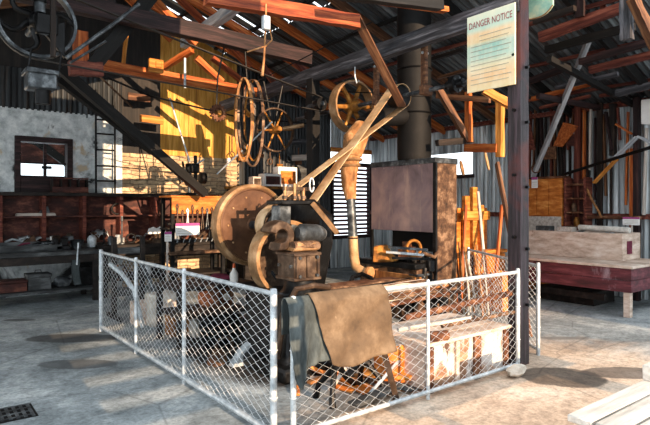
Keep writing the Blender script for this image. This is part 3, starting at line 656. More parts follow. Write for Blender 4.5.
# anvil block and jaws
bk = MB().cbox((2.975, 4.27, 1.025), (.29, .3, .27)).build('hammer_block', 'brown_iron', ph, bev=.015)
for dz in (-.115, .115): MB().cbox((2.975, 4.27, 1.025 + dz), (.315, .325, .03)).build('band', 'brown_iron', bk, bev=.006)
for dx in (-.12, 0, .12): MB().cbox((2.975 + dx, 4.112, 1.025), (.03, .02, .2)).build('rib', 'brown_iron', bk, bev=.004)
for dx in (-.1, .1):
    for dz in (-.085, .085): MB().cyl((2.975 + dx, 4.125, 1.025 + dz), (2.975 + dx, 4.09, 1.025 + dz), .016, 6).build('bolt', 'grey_iron', bk, bev=0)
for dy in (-.1, .1): MB().cyl((2.835, 4.27 + dy, 1.03), (2.81, 4.27 + dy, 1.03), .018, 6).build('bolt', 'grey_iron', bk, bev=0)
MB().lathe((2.79, 4.36, 1.31), (0, -1, 0), [(.135, -.1), (.15, 0), (.135, .1), (.065, .1), (.055, 0), (.065, -.1)], 30, True, .5, 5.2).build('jaw', 'brown_iron', ph, bev=.008)
MB().lathe((2.96, 4.24, 1.34), (1, 0, -.08), [(.05, -.02), (.085, .02), (.09, .2), (.075, .26), (.05, .3), (0, .3)], 20).build('ram', 'grey_iron', ph, bev=0)
MB().lathe((2.86, 4.2, 1.21), (1, 0, 0), [(.0, 0), (.05, 0), (.055, .25), (.04, .3), (0, .3)], 16).build('die', 'dull_rust', ph, bev=0)
MB().prism([(2.84, 4.15, 1.17), (3.13, 4.15, 1.17), (3.10, 4.15, 1.25), (2.98, 4.15, 1.23), (2.9, 4.15, 1.26)], (0, .22, 0)).build('die_holder', 'rim_tan', ph, bev=.01)
MB().cbox((2.93, 4.5, 1.5), (.14, .16, .2)).build('head_block', 'grey_iron', ph, bev=.015)
MB().cbox((3.04, 4.5, 1.625), (.4, .28, .045)).build('top_plate', 'black_iron', ph, bev=.01)
for dx, dy, h in ((-.12, -.08, .13), (-.02, -.1, .16), (.1, -.08, .12), (.14, .06, .15)):
    g = MB().cyl((3.04 + dx, 4.5 + dy, 1.64), (3.04 + dx, 4.5 + dy, 1.65 + h), .017, 8).build('stud_bolt', 'rim_tan', ph, bev=0)
    MB().cyl((3.04 + dx, 4.5 + dy, 1.66), (3.04 + dx, 4.5 + dy, 1.69), .03, 6).build('nut', 'brown_iron', g, bev=0)
MB().bar((2.9, 4.42, 1.76), (3.25, 4.42, 1.76), .03, .04).build('cross_bar', 'brown_iron', ph)
MB().bar((3.2, 4.35, 1.62), (3.36, 4.15, 1.32), .05, .045).build('toggle_arm', 'rim_tan', ph)
MB().tube([(3.18, 4.38, 1.68 + .06 * math.sin(a) + .06) if False else (3.2 + .025 * math.cos(a), 4.36, 1.8 + .07 * math.sin(a)) for a in [i * .4 for i in range(16)]], .008, 6).build('lifting_ring', 'galvanised', ph, bev=0)
MB().lathe((2.98, 4.25, .74), (0, 0, 1), [(.24, 0), (.17, .06), (.14, .15), (0, .15)], 20).build('anvil_seat', 'black_iron', ph, bev=0)
MB().tube([(2.7, 4.2, .2), (2.72, 4.15, .6), (2.8, 4.05, .84), (2.98, 4.02, .86), (3.18, 4.05, .82)], .028, 8).build('treadle_bar', 'brown_iron', ph, bev=0)

# ================================================================ line shaft, its pulleys and the tall belt
ls = thing('line_shaft', 'overhead steel line shaft with tan spoked pulley, drum and bolted coupling', 'line shaft', (5.05, 5.3, 3.0))
MB().cyl((5.05, 3.75, 3.0), (5.05, 7.3, 3.0), .026, 12).build('shaft', 'grey_iron', ls, bev=0)
MB().lathe((5.05, 4.99, 3.0), (0, 1, 0), [(.11, -.1), (.14, -.08), (.145, 0), (.14, .08), (.11, .1)], 24).build('drum', 'black_iron', ls, bev=0)
cp = MB().lathe((5.05, 4.07, 3.0), (0, 1, 0), [(.05, -.12), (.055, -.04), (.1, -.035), (.1, .035), (.055, .04), (.05, .12)], 20).build('coupling', 'black_iron', ls, bev=0)
for k in range(5): MB().cyl((5.05 + .075 * math.cos(k * 1.257), 4.02, 3 + .075 * math.sin(k * 1.257)), (5.05 + .075 * math.cos(k * 1.257), 4.12, 3 + .075 * math.sin(k * 1.257)), .013, 6).build('bolt', 'grey_iron', cp, bev=0)
for y in (4.5, 5.35, 6.9):
    hg = MB().cbox((5.0, y, 3.27), (.05, .09, .56)).cbox((5.03, y, 3.0), (.15, .1, .12)).build('hanger', 'brown_timber' if y < 5.5 else 'black_iron', ls, bev=.01)
    MB().cyl((4.96, y, 3.45), (5.06, y, 3.45), .018, 6).build('bolt', 'galvanised', hg, bev=0)
wheel(ls, (5.05, 5.9, 3.0), (0, -1, 0), .37, .16, .025, 6, 'rim_tan', .08, .032, 0, .2, 'ochre_iron')
bp = crossed_belt((PC.x, 4.99, PC.z), pr + .008, (5.05, 4.99, 3.0), .153, (0, 1, 0))
o = MB().strip(bp, (0, 1, 0), .17, .008).build('drive_belt', 'belt', bev=0); tag(o, 'wide tan crossed flat belt slanting from the power hammer pulley up to the line shaft', 'belt')
# thinner spoked wheel and the hanging loops of belting
o = thing('spoked_pulley', 'thin-rimmed spoked pulley behind the hanging belting loops', 'pulley', (4.6, 7.3, 2.77))
c = PY(275, 130, 7.3)
o.location = c; o['_o'] = list(c)
wheel(o, c, (0, -1, 0), .35, .06, .022, 6, 'brown_iron', .06, .014, 0, .2, 'ochre_iron')
MB().tube([c + V((0, .1, 0)), c + V((.42, -.2, .09))], .035, 10).build('axle', 'rim_tan', o, bev=0)
MB().tube([c + V((0, .05, 0)), c + V((.15, .02, .72))], .014, 6).build('hanger_rod', 'black_iron', o, bev=0); MB().tube([c + V((0, .05, 0)), c + V((-.2, .02, .76))], .014, 6).build('hanger_rod', 'black_iron', o, bev=0)
o = thing('small_gear', 'small rusty toothed gear hanging beside the belting loops', 'gear', PY(218, 113, 6.9)); c = V(o['_o'])
MB().lathe(c, (0, -1, 0), [(.1, -.03), (.1, .03), (.07, .03), (.06, .015), (.06, -.03)], 18, True).build('rim', 'rust', o, bev=0)
for k in range(14): a = k * .4488; MB().cbox(c + V((.108 * math.cos(a), 0, .108 * math.sin(a))), (.025, .06, .025)).build('tooth', 'rust', o, bev=0)
for k in range(3): a = k * 2.09; MB().bar(c, c + V((.065 * math.cos(a), 0, .065 * math.sin(a))), .02, .03).build('spoke', 'rust', o, bev=0)
MB().cyl(c + V((0, -.06, 0)), c + V((0, .08, 0)), .03, 10).build('hub', 'ochre_iron', o, bev=0)
MB().tube([c + V((0, .06, 0)), c + V((.02, .05, .5)), V((c.x, 6.72, 3.75))], .012, 6).build('hanger_rod', 'black_iron', o, bev=0)
o = thing('belting_coil', 'tall coil of worn leather belting hanging below the maroon tie beam', 'belting', PY(245, 78, 6.55)); c = V(o['_o'])
for k, (rx, rz, dx, dy, w_, mt) in enumerate(((.25, .57, -.02, 0, .03, 'canvas_tan'), (.26, .53, 0, .04, .035, 'ochre_iron'), (.22, .5, .05, .06, .03, 'brown_iron'), (.28, .6, .13, .02, .035, 'dull_rust'), (.24, .56, .17, .05, .03, 'ochre_iron'), (.17, .44, .09, .08, .03, 'black_iron'))):
    pts = [c + V((dx, dy + rx * math.sin(a) * .6, -rz + rz * math.cos(a))) + V((-rx * math.sin(a) * (.16 + .03 * k), 0, 0)) for a in [2 * math.pi * i / 36 for i in range(37)]]
    MB().strip(pts, (1, -.3, 0), w_, .014).build('belting_loop', mt, o, bev=0)
MB().tube([c + V((0.03, 0, -.03)), c + V((.03, .02, .12)), c + V((.03, .05, .38))], .012, 6).build('hook', 'black_iron', o, bev=0)

# ================================================================ flywheel at the roof, its belt, hanger and box
fc_ = PY(37, 22, 6.25)
o = thing('overhead_flywheel', 'black flywheel with curved spokes high by the roof beside the maroon tie beam', 'flywheel', fc_)
wheel(o, fc_, (0, -1, 0), .375, .11, .03, 6, 'grey_iron', .09, .03, .55, .2, 'black_iron')
MB().cyl(fc_ + V((0, -.2, 0)), fc_ + V((0, .5, 0)), .035, 12).build('shaft', 'grey_iron', o, bev=0)
br = MB().cbox(fc_ + V((.06, -.16, -.06)), (.2, .1, .2)).build('bearing', 'black_iron', o, bev=.01)
MB().cyl(fc_ + V((.0, -.16, .05)), fc_ + V((0, -.16, .15)), .05, 12).build('oil_cup', 'grey_iron', br, bev=0); MB().cyl(fc_ + V((0, -.16, .15)), fc_ + V((0, -.16, .18)), .06, 12).build('oil_cup_lid', 'black_iron', br, bev=0)
MB().prism([fc_ + V((.02, -.13, -.1)), fc_ + V((.24, -.13, .02)), fc_ + V((.24, -.13, -.36))], (0, .06, 0)).build('bracket', 'black_iron', o, bev=.006)
q = PY(53, 60, 6.05); timber('hanger_post', (q.x, 6.05, 3.1), (q.x, 6.05, 5.3), .05, .05, 'dark_timber', 'slim brown hanger running up in front of the black flywheel', 'post', up=(0, 1, 0))
c0, c1 = PY(27, 68, 6.05), PY(56, 91, 6.05)
o = thing('metal_box', 'battered grey metal box hanging under the black flywheel', 'box', ((c0.x + c1.x) / 2, 6.1, c1.z))
MB().box((c0.x, 5.98, c1.z), (c1.x, 6.24, c0.z - .03)).build('box_body', 'grey_iron', o, bev=.012); MB().box((c0.x - .02, 5.96, c0.z - .05), (c1.x + .02, 6.26, c0.z + .0)).build('lid', 'grey_iron', o, bev=.008)
MB().cyl((c0.x + .15, 6.1, c1.z - .14), (c0.x + .15, 6.1, c1.z), .07, 12).build('spout', 'black_iron', o, bev=0)
for dx in (.02, .3): MB().tube([(c0.x + dx, 6.1, c0.z), (c0.x + dx + .03, 6.12, c0.z + .22)], .01, 6).build('hanger_strap', 'black_iron', o, bev=0)
e = PY(320, 104, 6.25)
bp = loop_belt(e, .1, fc_, .385, (0, 1, 0), 18)
o = MB().strip(bp, (0, 1, 0), .05, .008).build('flywheel_belt', 'dark_belt', bev=0); tag(o, 'long narrow black belt running from the roof flywheel across to a small pulley', 'belt')
o = thing('small_pulley', 'small black pulley on the dark square post, end of the narrow belt', 'pulley', e)
MB().lathe(e, (0, -1, 0), [(.09, -.05), (.094, 0), (.09, .05), (.03, .05), (.03, -.05)], 24, True).build('rim', 'black_iron', o, bev=0); MB().cyl(e + V((0, -.08, 0)), e + V((0, .3, 0)), .03, 10).build('axle', 'grey_iron', o, bev=0)
for nm, pts, r, mt, lb in (('shifter_rod', [PY(139, 4, 6.1), PY(112, 25, 6.1), PY(66, 58, 6.1)], .02, 'grey_iron', 'straight grey rod slanting up from the flywheel past the maroon upright'),
        ('shifter_rod', [PY(106, 41, 6.4), PY(70, 63, 6.4)], .014, 'grey_iron', 'short thin rod below the straight grey one'),
        ('hanging_rod', [P(185, 58, 8.4), P(185, 88, 8.4)], .02, 'galvanised', 'short grey rod hanging upright against the orange tie beam'),
        ('slanting_rod', [P(170, 98, 9.2), P(179, 128, 9.2), P(190, 162, 9.2)], .013, 'galvanised', 'thin bright rod slanting down in front of the yellow planking'),
        ('slanting_rod', [P(272, 122, 8.2), P(245, 148, 8.5), P(217, 174, 8.8)], .013, 'galvanised', 'thin bright rod slanting from the spoked pulley to the drill'),
        ('slanting_rod', [P(95, 72, 8.0), P(132, 107, 8.6)], .016, 'dull_rust', 'thin rusty rod lying along the black struts'),
        ('hanging_rod', [P(87, 86, 8.6), P(87, 118, 8.6)], .012, 'grey_iron', 'thin grey rod hanging above the ladder'),
        ('line_cable', [P(60, 57, 6.4), P(150, 96, 7.6), P(238, 117, 8.6), P(312, 124, 9.2)], .014, 'black_iron', 'black cable sagging across the yellow planking'),
        ('line_cable', [P(320, 91, 8.1), P(352, 92, 7.8), P(398, 94, 7.3)], .008, 'black_iron', 'short black cable beside the tan spoked line shaft pulley'),
        ('roof_cable', [P(243, 88, 8.4), P(300, 60, 7.6), P(372, 22, 6.6)], .008, 'black_iron', 'thin black cable rising below the long grey beam')):
    tag(MB().tube(pts, r, 8).build(nm, mt, bev=0), lb, 'rod' if 'rod' in nm else 'cable')
# cord with its plug box hanging from the orange tie beam
o = thing('pull_cord', 'pale hanging cord with a small grey box, below the scuffed orange tie beam', 'cord', PY(266, 4, 4.35)); c = V(o['_o'])
MB().tube([PY(266, 4, 4.35), PY(266, 18, 4.33), PY(265, 40, 4.33), PY(264, 60, 4.34), PY(262, 76, 4.33)], [.008, .008, .007, .01, .014], 8).build('cord', 'canvas_tan', o, bev=0)
MB().cbox(PY(266, 23, 4.30), (.075, .05, .13)).build('switch_box', 'galvanised', o, bev=.008)
MB().tube([PY(270, 30, 4.3), PY(272, 40, 4.3), PY(266, 46, 4.33), PY(247, 52, 4.4)], .007, 6).build('branch_cord', 'canvas_tan', o, bev=0)

# ================================================================ forge: hood, flue, blast pipe, hearth
HX0, HX1, HY0, HY1 = 5.78, 6.24, 5.0, 6.3
fh = thing('forge_hood', 'big purple-brown sheet steel forge hood with a thick black flue', 'hood', (6.1, 5.6, 0))
MB().box((HX0, HY0, 1.22), (HX0 + .02, HY1, 2.20)).build('front_panel', 'hood_steel', fh, bev=.003)
MB().box((HX0 + .02, HY0, .0), (HX1, HY0 + .02, 2.18)).build('side_panel', 'dull_rust', fh, bev=.003)
MB().box((HX0 + .02, HY1 - .02, 1.22), (HX1, HY1, 2.18)).build('rear_side_panel', 'hood_steel', fh, bev=.003)
MB().box((HX1 - .02, HY0 + .02, .9), (HX1, HY1 - .02, 2.18)).build('back_panel', 'soot', fh, bev=.003)
MB().box((HX0 - .015, HY0 - .015, 2.18), (HX1 + .01, HY1 + .01, 2.26)).build('top_lip', 'grey_iron', fh, bev=.008)
MB().bar((HX0 - .01, HY0 - .005, .0), (HX0 - .01, HY0 - .005, 2.19), .06, .035, (1, 0, 0)).build('corner_angle', 'black_iron', fh)
MB().bar((HX0 - .004, HY1 - .02, .0), (HX0 - .004, HY1 - .02, 1.22), .05, .04, (1, 0, 0)).build('leg', 'black_iron', fh)
fx, fy = 5.99, 5.59
flu = MB().lathe((fx, fy, 2.26), (0, 0, 1), [(.24, 0), (.25, .06), (.25, .9), (.26, .91), (.26, .95), (.25, .96), (.25, 2.5)], 32).build('flue', 'soot', fh, bev=0)
for z in (2.95, 3.6): MB().torus((fx, fy, z), (0, 0, 1), .253, .014, 32, 6).build('flue_band', 'black_iron', flu, bev=0)
for k in range(7): MB().cyl((HX0 - .012, HY0 + .12 + k * .18, 2.155), (HX0, HY0 + .12 + k * .18, 2.155), .012, 6).build('rivet', 'hood_steel', fh, bev=0)
bpth = [(5.8, 5.62, 2.9), P(384, 117, 7.7), P(372, 119, 7.55), P(362, 128, 7.4)]
o = thing('blast_pipe', 'jointed blast pipe with tan canvas sleeve dropping from the flue to the hearth', 'pipe', P(354, 275, 7.1))
MB().tube(bpth, [.14, .125, .12, .135], 16).build('elbow', 'soot', o, bev=0)
MB().tube([P(363, 127, 7.4), P(355, 140, 7.3), P(352, 155, 7.3)], [.13, .165, .135], 16).build('canvas_sleeve', 'canvas_tan', o, bev=0)
MB().torus(P(351, 160, 7.3), (0, .05, 1), .135, .02, 24, 8).build('clamp', 'rim_tan', o, bev=0); MB().torus(P(350, 166, 7.3), (0, .05, 1), .125, .018, 24, 8).build('clamp', 'rim_tan', o, bev=0)
MB().tube([P(352, 155, 7.3), P(349, 172, 7.3), P(349, 186, 7.3), P(351, 200, 7.25)], [.12, .115, .1, .07], 16).build('lower_sleeve', 'canvas_tan', o, bev=0)
MB().tube([P(350, 190, 7.28), P(351, 203, 7.24), P(353, 237, 7.18)], .062, 14).build('grey_pipe', 'grey_iron', o, bev=0)
MB().tube([P(353, 237, 7.18), P(354, 256, 7.12), P(356, 267, 7.08), P(363, 272, 7.0), P(368, 273, 6.95)], .062, 14).build('lower_elbow', 'belt', o, bev=0)
MB().torus(P(353, 238, 7.18), (0, 0, 1), .063, .012, 18, 6).build('flange', 'brown_iron', o, bev=0)
MB().tube([P(368, 273, 6.95), P(371, 273.4, 6.92)], .085, 14).build('nozzle', 'canvas_tan', o, bev=0)
hb = thing('forge_hearth', 'dark brick and iron forge hearth under the hood', 'forge', (6.0, 5.6, 0))
MB().box((5.5, 5.08, 0), (6.2, 6.25, .72)).build('hearth_body', 'dull_rust', hb, bev=.01)
MB().box((5.44, 5.06, .721), (6.21, 6.27, .8)).build('hearth_rim', 'black_iron', hb, bev=.01)
cl = MB()
for k in range(130): cl.rock((R.uniform(5.55, 6.15), R.uniform(5.15, 6.2), .81 + R.uniform(0, .03)), R.uniform(.02, .045), (1, 1, .8), k, 4)
q = cl.build('coal_bed', 'coal', hb, bev=0); q['kind'] = 'stuff'
c = P(380, 261, 6.9)
o = MB().prism([P(372, 263, 7.0), P(373, 246, 7.0), P(380, 245.5, 7.0), P(386, 256, 7.0), P(392, 262, 7.0)], (.22, .08, 0)).build('swage_casting', 'ochre_iron', bev=.015); tag(o, 'yellow wedge-shaped casting on the hearth edge', 'casting')
o = thing('scrap_box', 'low weathered wooden box in front of the forge hearth', 'box', P(392, 272, 6.8)); c = V(o['_o']); c.z = 0
bx = c + V((0, 0, 0)); o.location = bx; o['_o'] = list(bx)
for nm, lo, hi in (('front_board', (-.03, -.42, .55), (0, .42, .76)), ('side_board', (0, -.42, .55), (.3, -.39, .76)), ('side_board', (0, .39, .55), (.3, .42, .76)), ('bottom_board', (0, -.39, .55), (.3, .39, .57)), ('leg', (.0, -.38, 0), (.06, -.32, .55)), ('leg', (.0, .32, 0), (.06, .38, .55)), ('leg', (.24, -.38, 0), (.3, -.32, .55)), ('leg', (.24, .32, 0), (.3, .38, .55))):
    MB().box(bx + V(lo), bx + V(hi)).build(nm, 'wood' if 'board' in nm else 'dark_wood', o)
for k, (a, b_, mt, lb) in enumerate((((388, 247, 7.0), (428, 250, 6.9), 'grey_iron', 'grey flat bar lying topmost under the forge hood'), ((386, 252, 6.9), (424, 255, 6.8), 'galvanised', 'pale thin bar lying under the forge hood'), ((392, 258, 6.8), (430, 259, 6.7), 'black_iron', 'thick black bar along the front of the forge hearth'))):
    tag(MB().bar(P(*a), P(*b_), .05, .03).build('iron_bar', mt), lb, 'bar')
o = thing('hand_vise', 'dark iron leg vise standing at the forge beside the corner angle', 'vise', P(430, 272, 6.45)); c = V(o['_o']); c.z = 0; o.location = c; o['_o'] = list(c)
MB().tube([c, c + V((0, 0, .5)), c + V((0, 0, .8))], [.03, .025, .03], 8).build('post_leg', 'black_iron', o, bev=0); MB().cbox(c + V((0, 0, .88)), (.1, .07, .14)).build('fixed_jaw', 'black_iron', o, bev=.01)
MB().tube([c + V((-.08, 0, .45)), c + V((-.11, 0, .7)), c + V((-.09, 0, .86))], .028, 8).build('moving_jaw', 'black_iron', o, bev=0); MB().cyl(c + V((-.24, 0, .78)), c + V((0.02, 0, .78)), .016, 8).build('screw', 'grey_iron', o, bev=0); MB().cyl(c + V((-.23, -.12, .78)), c + V((-.23, .12, .78)), .01, 8).build('handle', 'grey_iron', o, bev=0)
tag(MB().tube([P(350, 284, 6.5), P(353, 277, 6.6), P(362, 274, 6.6), P(371, 278, 6.5), P(376, 288, 6.4), P(377, 300, 6.3)], .028, 8).build('rubber_hose', 'black_iron', bev=0), 'black hose arching beside the foot of the blast pipe', 'hose')
tag(MB().tube([P(368, 280, 6.6), P(376, 284, 6.5), P(381, 292, 6.35), P(384, 306, 6.2)], .035, 8).build('canvas_hose', 'belt', bev=0), 'tan hose bending down behind the leather apron', 'hose')
o = thing('timber_trestle', 'long low brown trestle behind the leather apron', 'trestle', P(340, 292, 6.1)); c = V(o['_o']); c.z = 0; o.location = c; o['_o'] = list(c)
MB().box(c + V((-.3, -.14, .64)), c + V((.95, .14, .71))).build('trestle_top', 'rust', o, bev=.006)
for dx in (-.22, .85):
    for dy in (-.1, .1): MB().bar(c + V((dx, dy * 1.6, 0)), c + V((dx, dy, .64)), .06, .06, (1, 0, 0)).build('leg', 'brown_iron', o)

# ================================================================ whitewashed crate, scrap and things on the pen floor
cx0, cx1, cy0, cy1, cz = 3.5, 4.66, 3.12, 3.85, .43
o = thing('whitewashed_crate', 'low brown crate with flaking whitewash behind the front fence', 'crate', ((cx0 + cx1) / 2, (cy0 + cy1) / 2, 0))
MB().box((cx0, cy0, .02), (cx1, cy0 + .03, cz - .03)).build('front_board', 'whitewashed_crate', o); MB().box((cx0, cy1 - .03, .02), (cx1, cy1, cz - .03)).build('back_board', 'whitewashed_crate', o)
for x in (cx0, cx1 - .03): MB().box((x, cy0 + .03, .02), (x + .03, cy1 - .03, cz - .03)).build('end_board', 'chalky_wood', o)
for x, w_ in ((cx0 - .015, .08), (cx0 + .36, .05), (cx0 + .62, .1), (cx1 - .08, .07)): MB().box((x, cy0 - .025, 0), (x + w_, cy0 - .001, cz - .04)).build('batten', 'rust' if w_ > .06 else 'chalky_wood', o)
for k in range(4): MB().box((cx0 - .03, cy0 - .03 + k * .195, cz - .03), (cx1 + .03, cy0 - .03 + k * .195 + .185, cz)).build('top_board', 'chalky_wood', o)
o = thing('scrap_trestle', 'dark trestle carrying the pile of rusty rods', 'trestle', (4.1, 4.25, 0))
for x in (3.5, 4.75):
    MB().box((x - .04, 3.95, .5), (x + .04, 4.6, .57)).build('bearer', 'dark_wood', o)
    for y in (4.0, 4.52): MB().bar((x, y, 0), (x, y, .5), .06, .06, (1, 0, 0)).build('leg', 'dark_wood', o)
for k in range(40):
    y = 3.97 + .6 * ((k * 7) % 40) / 40; z = .585 + .03 * (k // 8) + R.uniform(0, .006); L0, L1 = R.uniform(3.05, 3.45), R.uniform(4.8, 5.15); yw = R.uniform(-.1, .1); r = R.choice((.012, .015, .018, .014))
    tag(MB().tube([(L0, y - yw, z), ((L0 + L1) / 2, y + R.uniform(-.008, .008), z), (L1, y + yw, z + R.uniform(0, .03))], r, 7).build('scrap_rod', R.choice(('rust', 'dull_rust', 'dull_rust', 'pale_timber', 'canvas_tan', 'black_iron')), bev=0),
        'rusty rod in the scrap pile behind the whitewashed crate', 'rod', 'rusty rods in the scrap pile')
for k, (a, b_, r, mt, lb) in enumerate((((404, 318, 4.75), (516, 292, 5.5), .03, 'rust', 'thick rusty pipe lying topmost on the scrap pile'), ((398, 330, 4.62), (470, 318, 5.1), .018, 'pale_timber', 'pale stick lying across the whitewashed crate'), ((442, 326, 4.9), (514, 312, 5.4), .02, 'dull_rust', 'thin rusty tube along the back of the whitewashed crate'))):
    tag(MB().tube([P(*a), P(*b_)], r, 10).build('scrap_pipe', mt, bev=0), lb, 'pipe')
q = PZ(438, 336, cz + .045); o = MB().cyl(q + V((-.09, .03, 0)), q + V((.09, -.03, 0)), .045, 14).build('short_log', 'rust', bev=.006); tag(o, 'short rusty cylinder lying on the whitewashed crate', 'cylinder')
def hoop(name, c, ax, r, w_, t, mt, lb): return tag(MB().ring(c, ax, r, w_, t, 40).build(name, mt, bev=0), lb, 'hoop')
g = PZ(398, 404, 0); hoop('iron_hoop', g + V((0, .12, .27)), (.75, -.6, .25), .27, .045, .02, 'brown_iron', 'brown iron hoop leaning upright beside the whitewashed crate')
g = PZ(384, 398, 0); hoop('iron_hoop', g + V((0, .4, .25)), (.3, -.85, .45), .25, .05, .02, 'black_iron', 'black iron hoop leaning behind the brown one')
g = PZ(372, 395, 0); hoop('wooden_hoop', g + V((0, .62, .3)), (-.3, -.85, .35), .27, .06, .03, 'orange_wood', 'orange wooden hoop leaning behind the iron hoops')
g = PZ(408, 388, 0); o = thing('chopping_block', 'stout orange-brown log standing between the hoops and the whitewashed crate', 'log', g + V((-.02, .2, 0)))
c = V(o['_o']); MB().lathe(c, (0, 0, 1), [(.15, 0), (.145, .15), (.15, .32), (.14, .36)], 22).build('bark', 'orange_wood', o, bev=.004); MB().lathe(c + V((0, 0, .361)), (0, 0, 1), [(.13, 0), (.13, .006)], 22).build('cut_top', 'pale_timber', o, bev=0)
g = PZ(349, 398, 0); o = thing('iron_stand', 'low black iron stand with splayed legs on the pen floor', 'stand', g)
MB().tube([g + V((-.17, .0, .26)), g + V((0, .05, .29)), g + V((.2, -.02, .26))], .028, 8).build('cross_bar', 'black_iron', o, bev=0)
for dx, dy in ((-.24, -.08), (-.2, .15), (.27, -.1), (.25, .14)): MB().tube([g + V((dx * .7, dy * .2, .26)), g + V((dx, dy, .12)), g + V((dx * 1.05, dy * 1.2, .0))], [.026, .022, .03], 8).build('leg', 'black_iron', o, bev=0)
for k, (a, b_, w_, mt, lb) in enumerate((((330, 372), (372, 392), .16, 'orange_wood', 'orange plank lying flat under the leather apron'), ((352, 405), (400, 384), .1, 'grey_wood', 'grey plank lying on the pen floor before the hoops'), ((360, 372), (412, 376), .18, 'ochre_timber', 'yellow board lying on the pen floor behind the black stand'))):
    z = .03 + .035 * k; tag(MB().bar(PZ(*a, z), PZ(*b_, z), w_, .03).build('loose_plank', mt), lb, 'plank')
# shaded end of the pen, seen through the long panel
o = thing('low_bench', 'low dark bench behind the long fence panel, below the large flat wheel', 'bench', (2.75, 6.05, 0))
MB().box((2.35, 5.7, .64), (3.35, 6.4, .68)).build('bench_top', 'dark_wood', o); MB().box((2.4, 5.72, .33), (3.3, 6.38, .36)).build('shelf', 'dark_wood', o)
for x in (2.4, 3.27):
    for y in (5.73, 6.33): MB().bar((x, y, 0), (x, y, .64), .06, .06, (1, 0, 0)).build('leg', 'dark_wood', o)
c = PY(216, 297, 5.95); c.z = .36 + .15; o = thing('rusty_drum', 'rusty round drum lying on the shelf of the low dark bench', 'drum', c)
MB().lathe(c, (.5, -1, 0), [(.13, -.16), (.15, -.15), (.15, .13), (.155, .14), (.15, .15), (.135, .15), (.13, .12), (0, .12)], 26).build('drum_body', 'rust', o, bev=0); MB().cyl(c + V((.06, -.12, 0)), c + V((.075, -.15, 0)), .04, 12).build('bung', 'stone_light', o, bev=0)
c = PY(234, 283, 5.8); c.z = .681; o = thing('spray_bottle', 'small white bottle with an orange nozzle on the low dark bench', 'bottle', c)
MB().lathe(c, (0, 0, 1), [(.045, 0), (.05, .02), (.05, .1), (.02, .15), (.018, .17)], 16).build('bottle_body', 'white_plastic', o, bev=0); MB().cyl(c + V((0, 0, .17)), c + V((0, 0, .22)), .018, 10, .012).build('nozzle', 'orange_plastic', o, bev=0)
c = PY(219, 280, 6.0); c.z = .68; o = MB().rock(c + V((0, 0, .04)), .13, (1.1, .8, .4), 9).build('folded_rag', 'cloth_maroon', bev=0); tag(o, 'crumpled maroon rag on the low dark bench', 'rag')
g = PZ(146, 323, 0)
def crate(name, c, sx, sy, h, mt, lb, rz=0):
    o = thing(name, lb, 'crate', c); t = .02
    MB().box(c + V((-sx, -sy, 0)), c + V((sx, -sy + t, h))).build('front_board', mt, o); MB().box(c + V((-sx, sy - t, 0)), c + V((sx, sy, h))).build('back_board', mt, o)
    MB().box(c + V((-sx, -sy + t, 0)), c + V((-sx + t, sy - t, h))).build('end_board', mt, o); MB().box(c + V((sx - t, -sy + t, 0)), c + V((sx, sy - t, h))).build('end_board', mt, o)
    MB().box(c + V((-sx + t, -sy + t, 0)), c + V((sx - t, sy - t, t))).build('bottom_board', mt, o); return o
crate('wooden_crate', g, .17, .15, .3, 'chalky_wood', 'tan wooden crate on the floor behind the long fence panel')
g = PZ(180, 334, 0); crate('wooden_crate', g, .14, .14, .24, 'wood', 'brown wooden crate on the floor before the low dark bench')
g = PZ(120, 322, 0) + V((.2, .3, 0))
for k, (a, b_, mt, lb) in enumerate((((110, 264, 7.2), (134, 290, 7.0), 'galvanised', 'pale bent pipe leaning behind the far end of the long fence panel'), ((140, 262, 7.6), (157, 300, 7.4), 'grey_iron', 'grey bent pipe leaning beside the dark trestle'))):
    p, q = P(*a), P(*b_); q2 = V((q.x + .1, q.y - .05, .02)); tag(MB().tube([p, p.lerp(q, .5) + V((.0, 0, .04)), q, q2], .03, 8).build('bent_pipe', mt, bev=0), lb, 'pipe')
g = PZ(224, 352, 0); o = thing('coal_tub', 'black tub on the shaded pen floor under the power hammer wheels', 'tub', g + V((.1, .3, 0))); c = V(o['_o'])
MB().lathe(c, (0, 0, 1), [(.2, 0), (.24, .3), (.25, .31), (.25, .33), (.23, .33), (.19, .04), (0, .04)], 24).build('tub_body', 'black_iron', o, bev=0); MB().torus(c + V((0, 0, .2)), (0, 0, 1), .226, .01, 24, 6).build('band', 'grey_iron', o, bev=0)
g = PZ(243, 338, 0); o = MB().rock(g + V((.2, .2, .12)), .17, (1.2, .9, .75), 12).build('iron_lump', 'grey_iron', bev=0); tag(o, 'grey lump of iron on the pen floor beside the hammer plinth', 'lump')
# ================================================================ tool benches along the stone wall
def bench(name, x0, x1, y0, y1, zt, zs, label, nleg=2):
    o = thing(name, label, 'workbench', ((x0 + x1) / 2, (y0 + y1) / 2, 0))
    MB().box((x0, y0, zt - .07), (x1, y1, zt)).build('bench_top', 'grey_wood' if nleg == 2 else 'dark_wood', o, bev=.008)
    MB().box((x0 + .04, y0 + .06, zs - .04), (x1 - .04, y1 - .02, zs)).build('shelf', 'grey_wood' if nleg == 2 else 'dark_wood', o)
    MB().box((x0 + .05, y0 + .03, zt - .2), (x1 - .05, y0 + .06, zt - .071)).build('apron_board', 'dark_wood', o)
    for i in range(nleg):
        x = x0 + .06 + (x1 - x0 - .12) * i / (nleg - 1)
        for y in (y0 + .045, y1 - .05): MB().bar((x, y, 0), (x, y, zt - .071), .09, .08, (1, 0, 0)).build('leg', 'dark_wood', o)
    return o
bench('workbench', .35, 2.6, 9.58, 10.45, .85, .22, 'long dark workbench with a low shelf against the pale plastered wall')
bench('workbench', 2.68, 5.3, 9.72, 10.45, .9, .3, 'black workbench below the ladder, cluttered and deep in shade', 3)
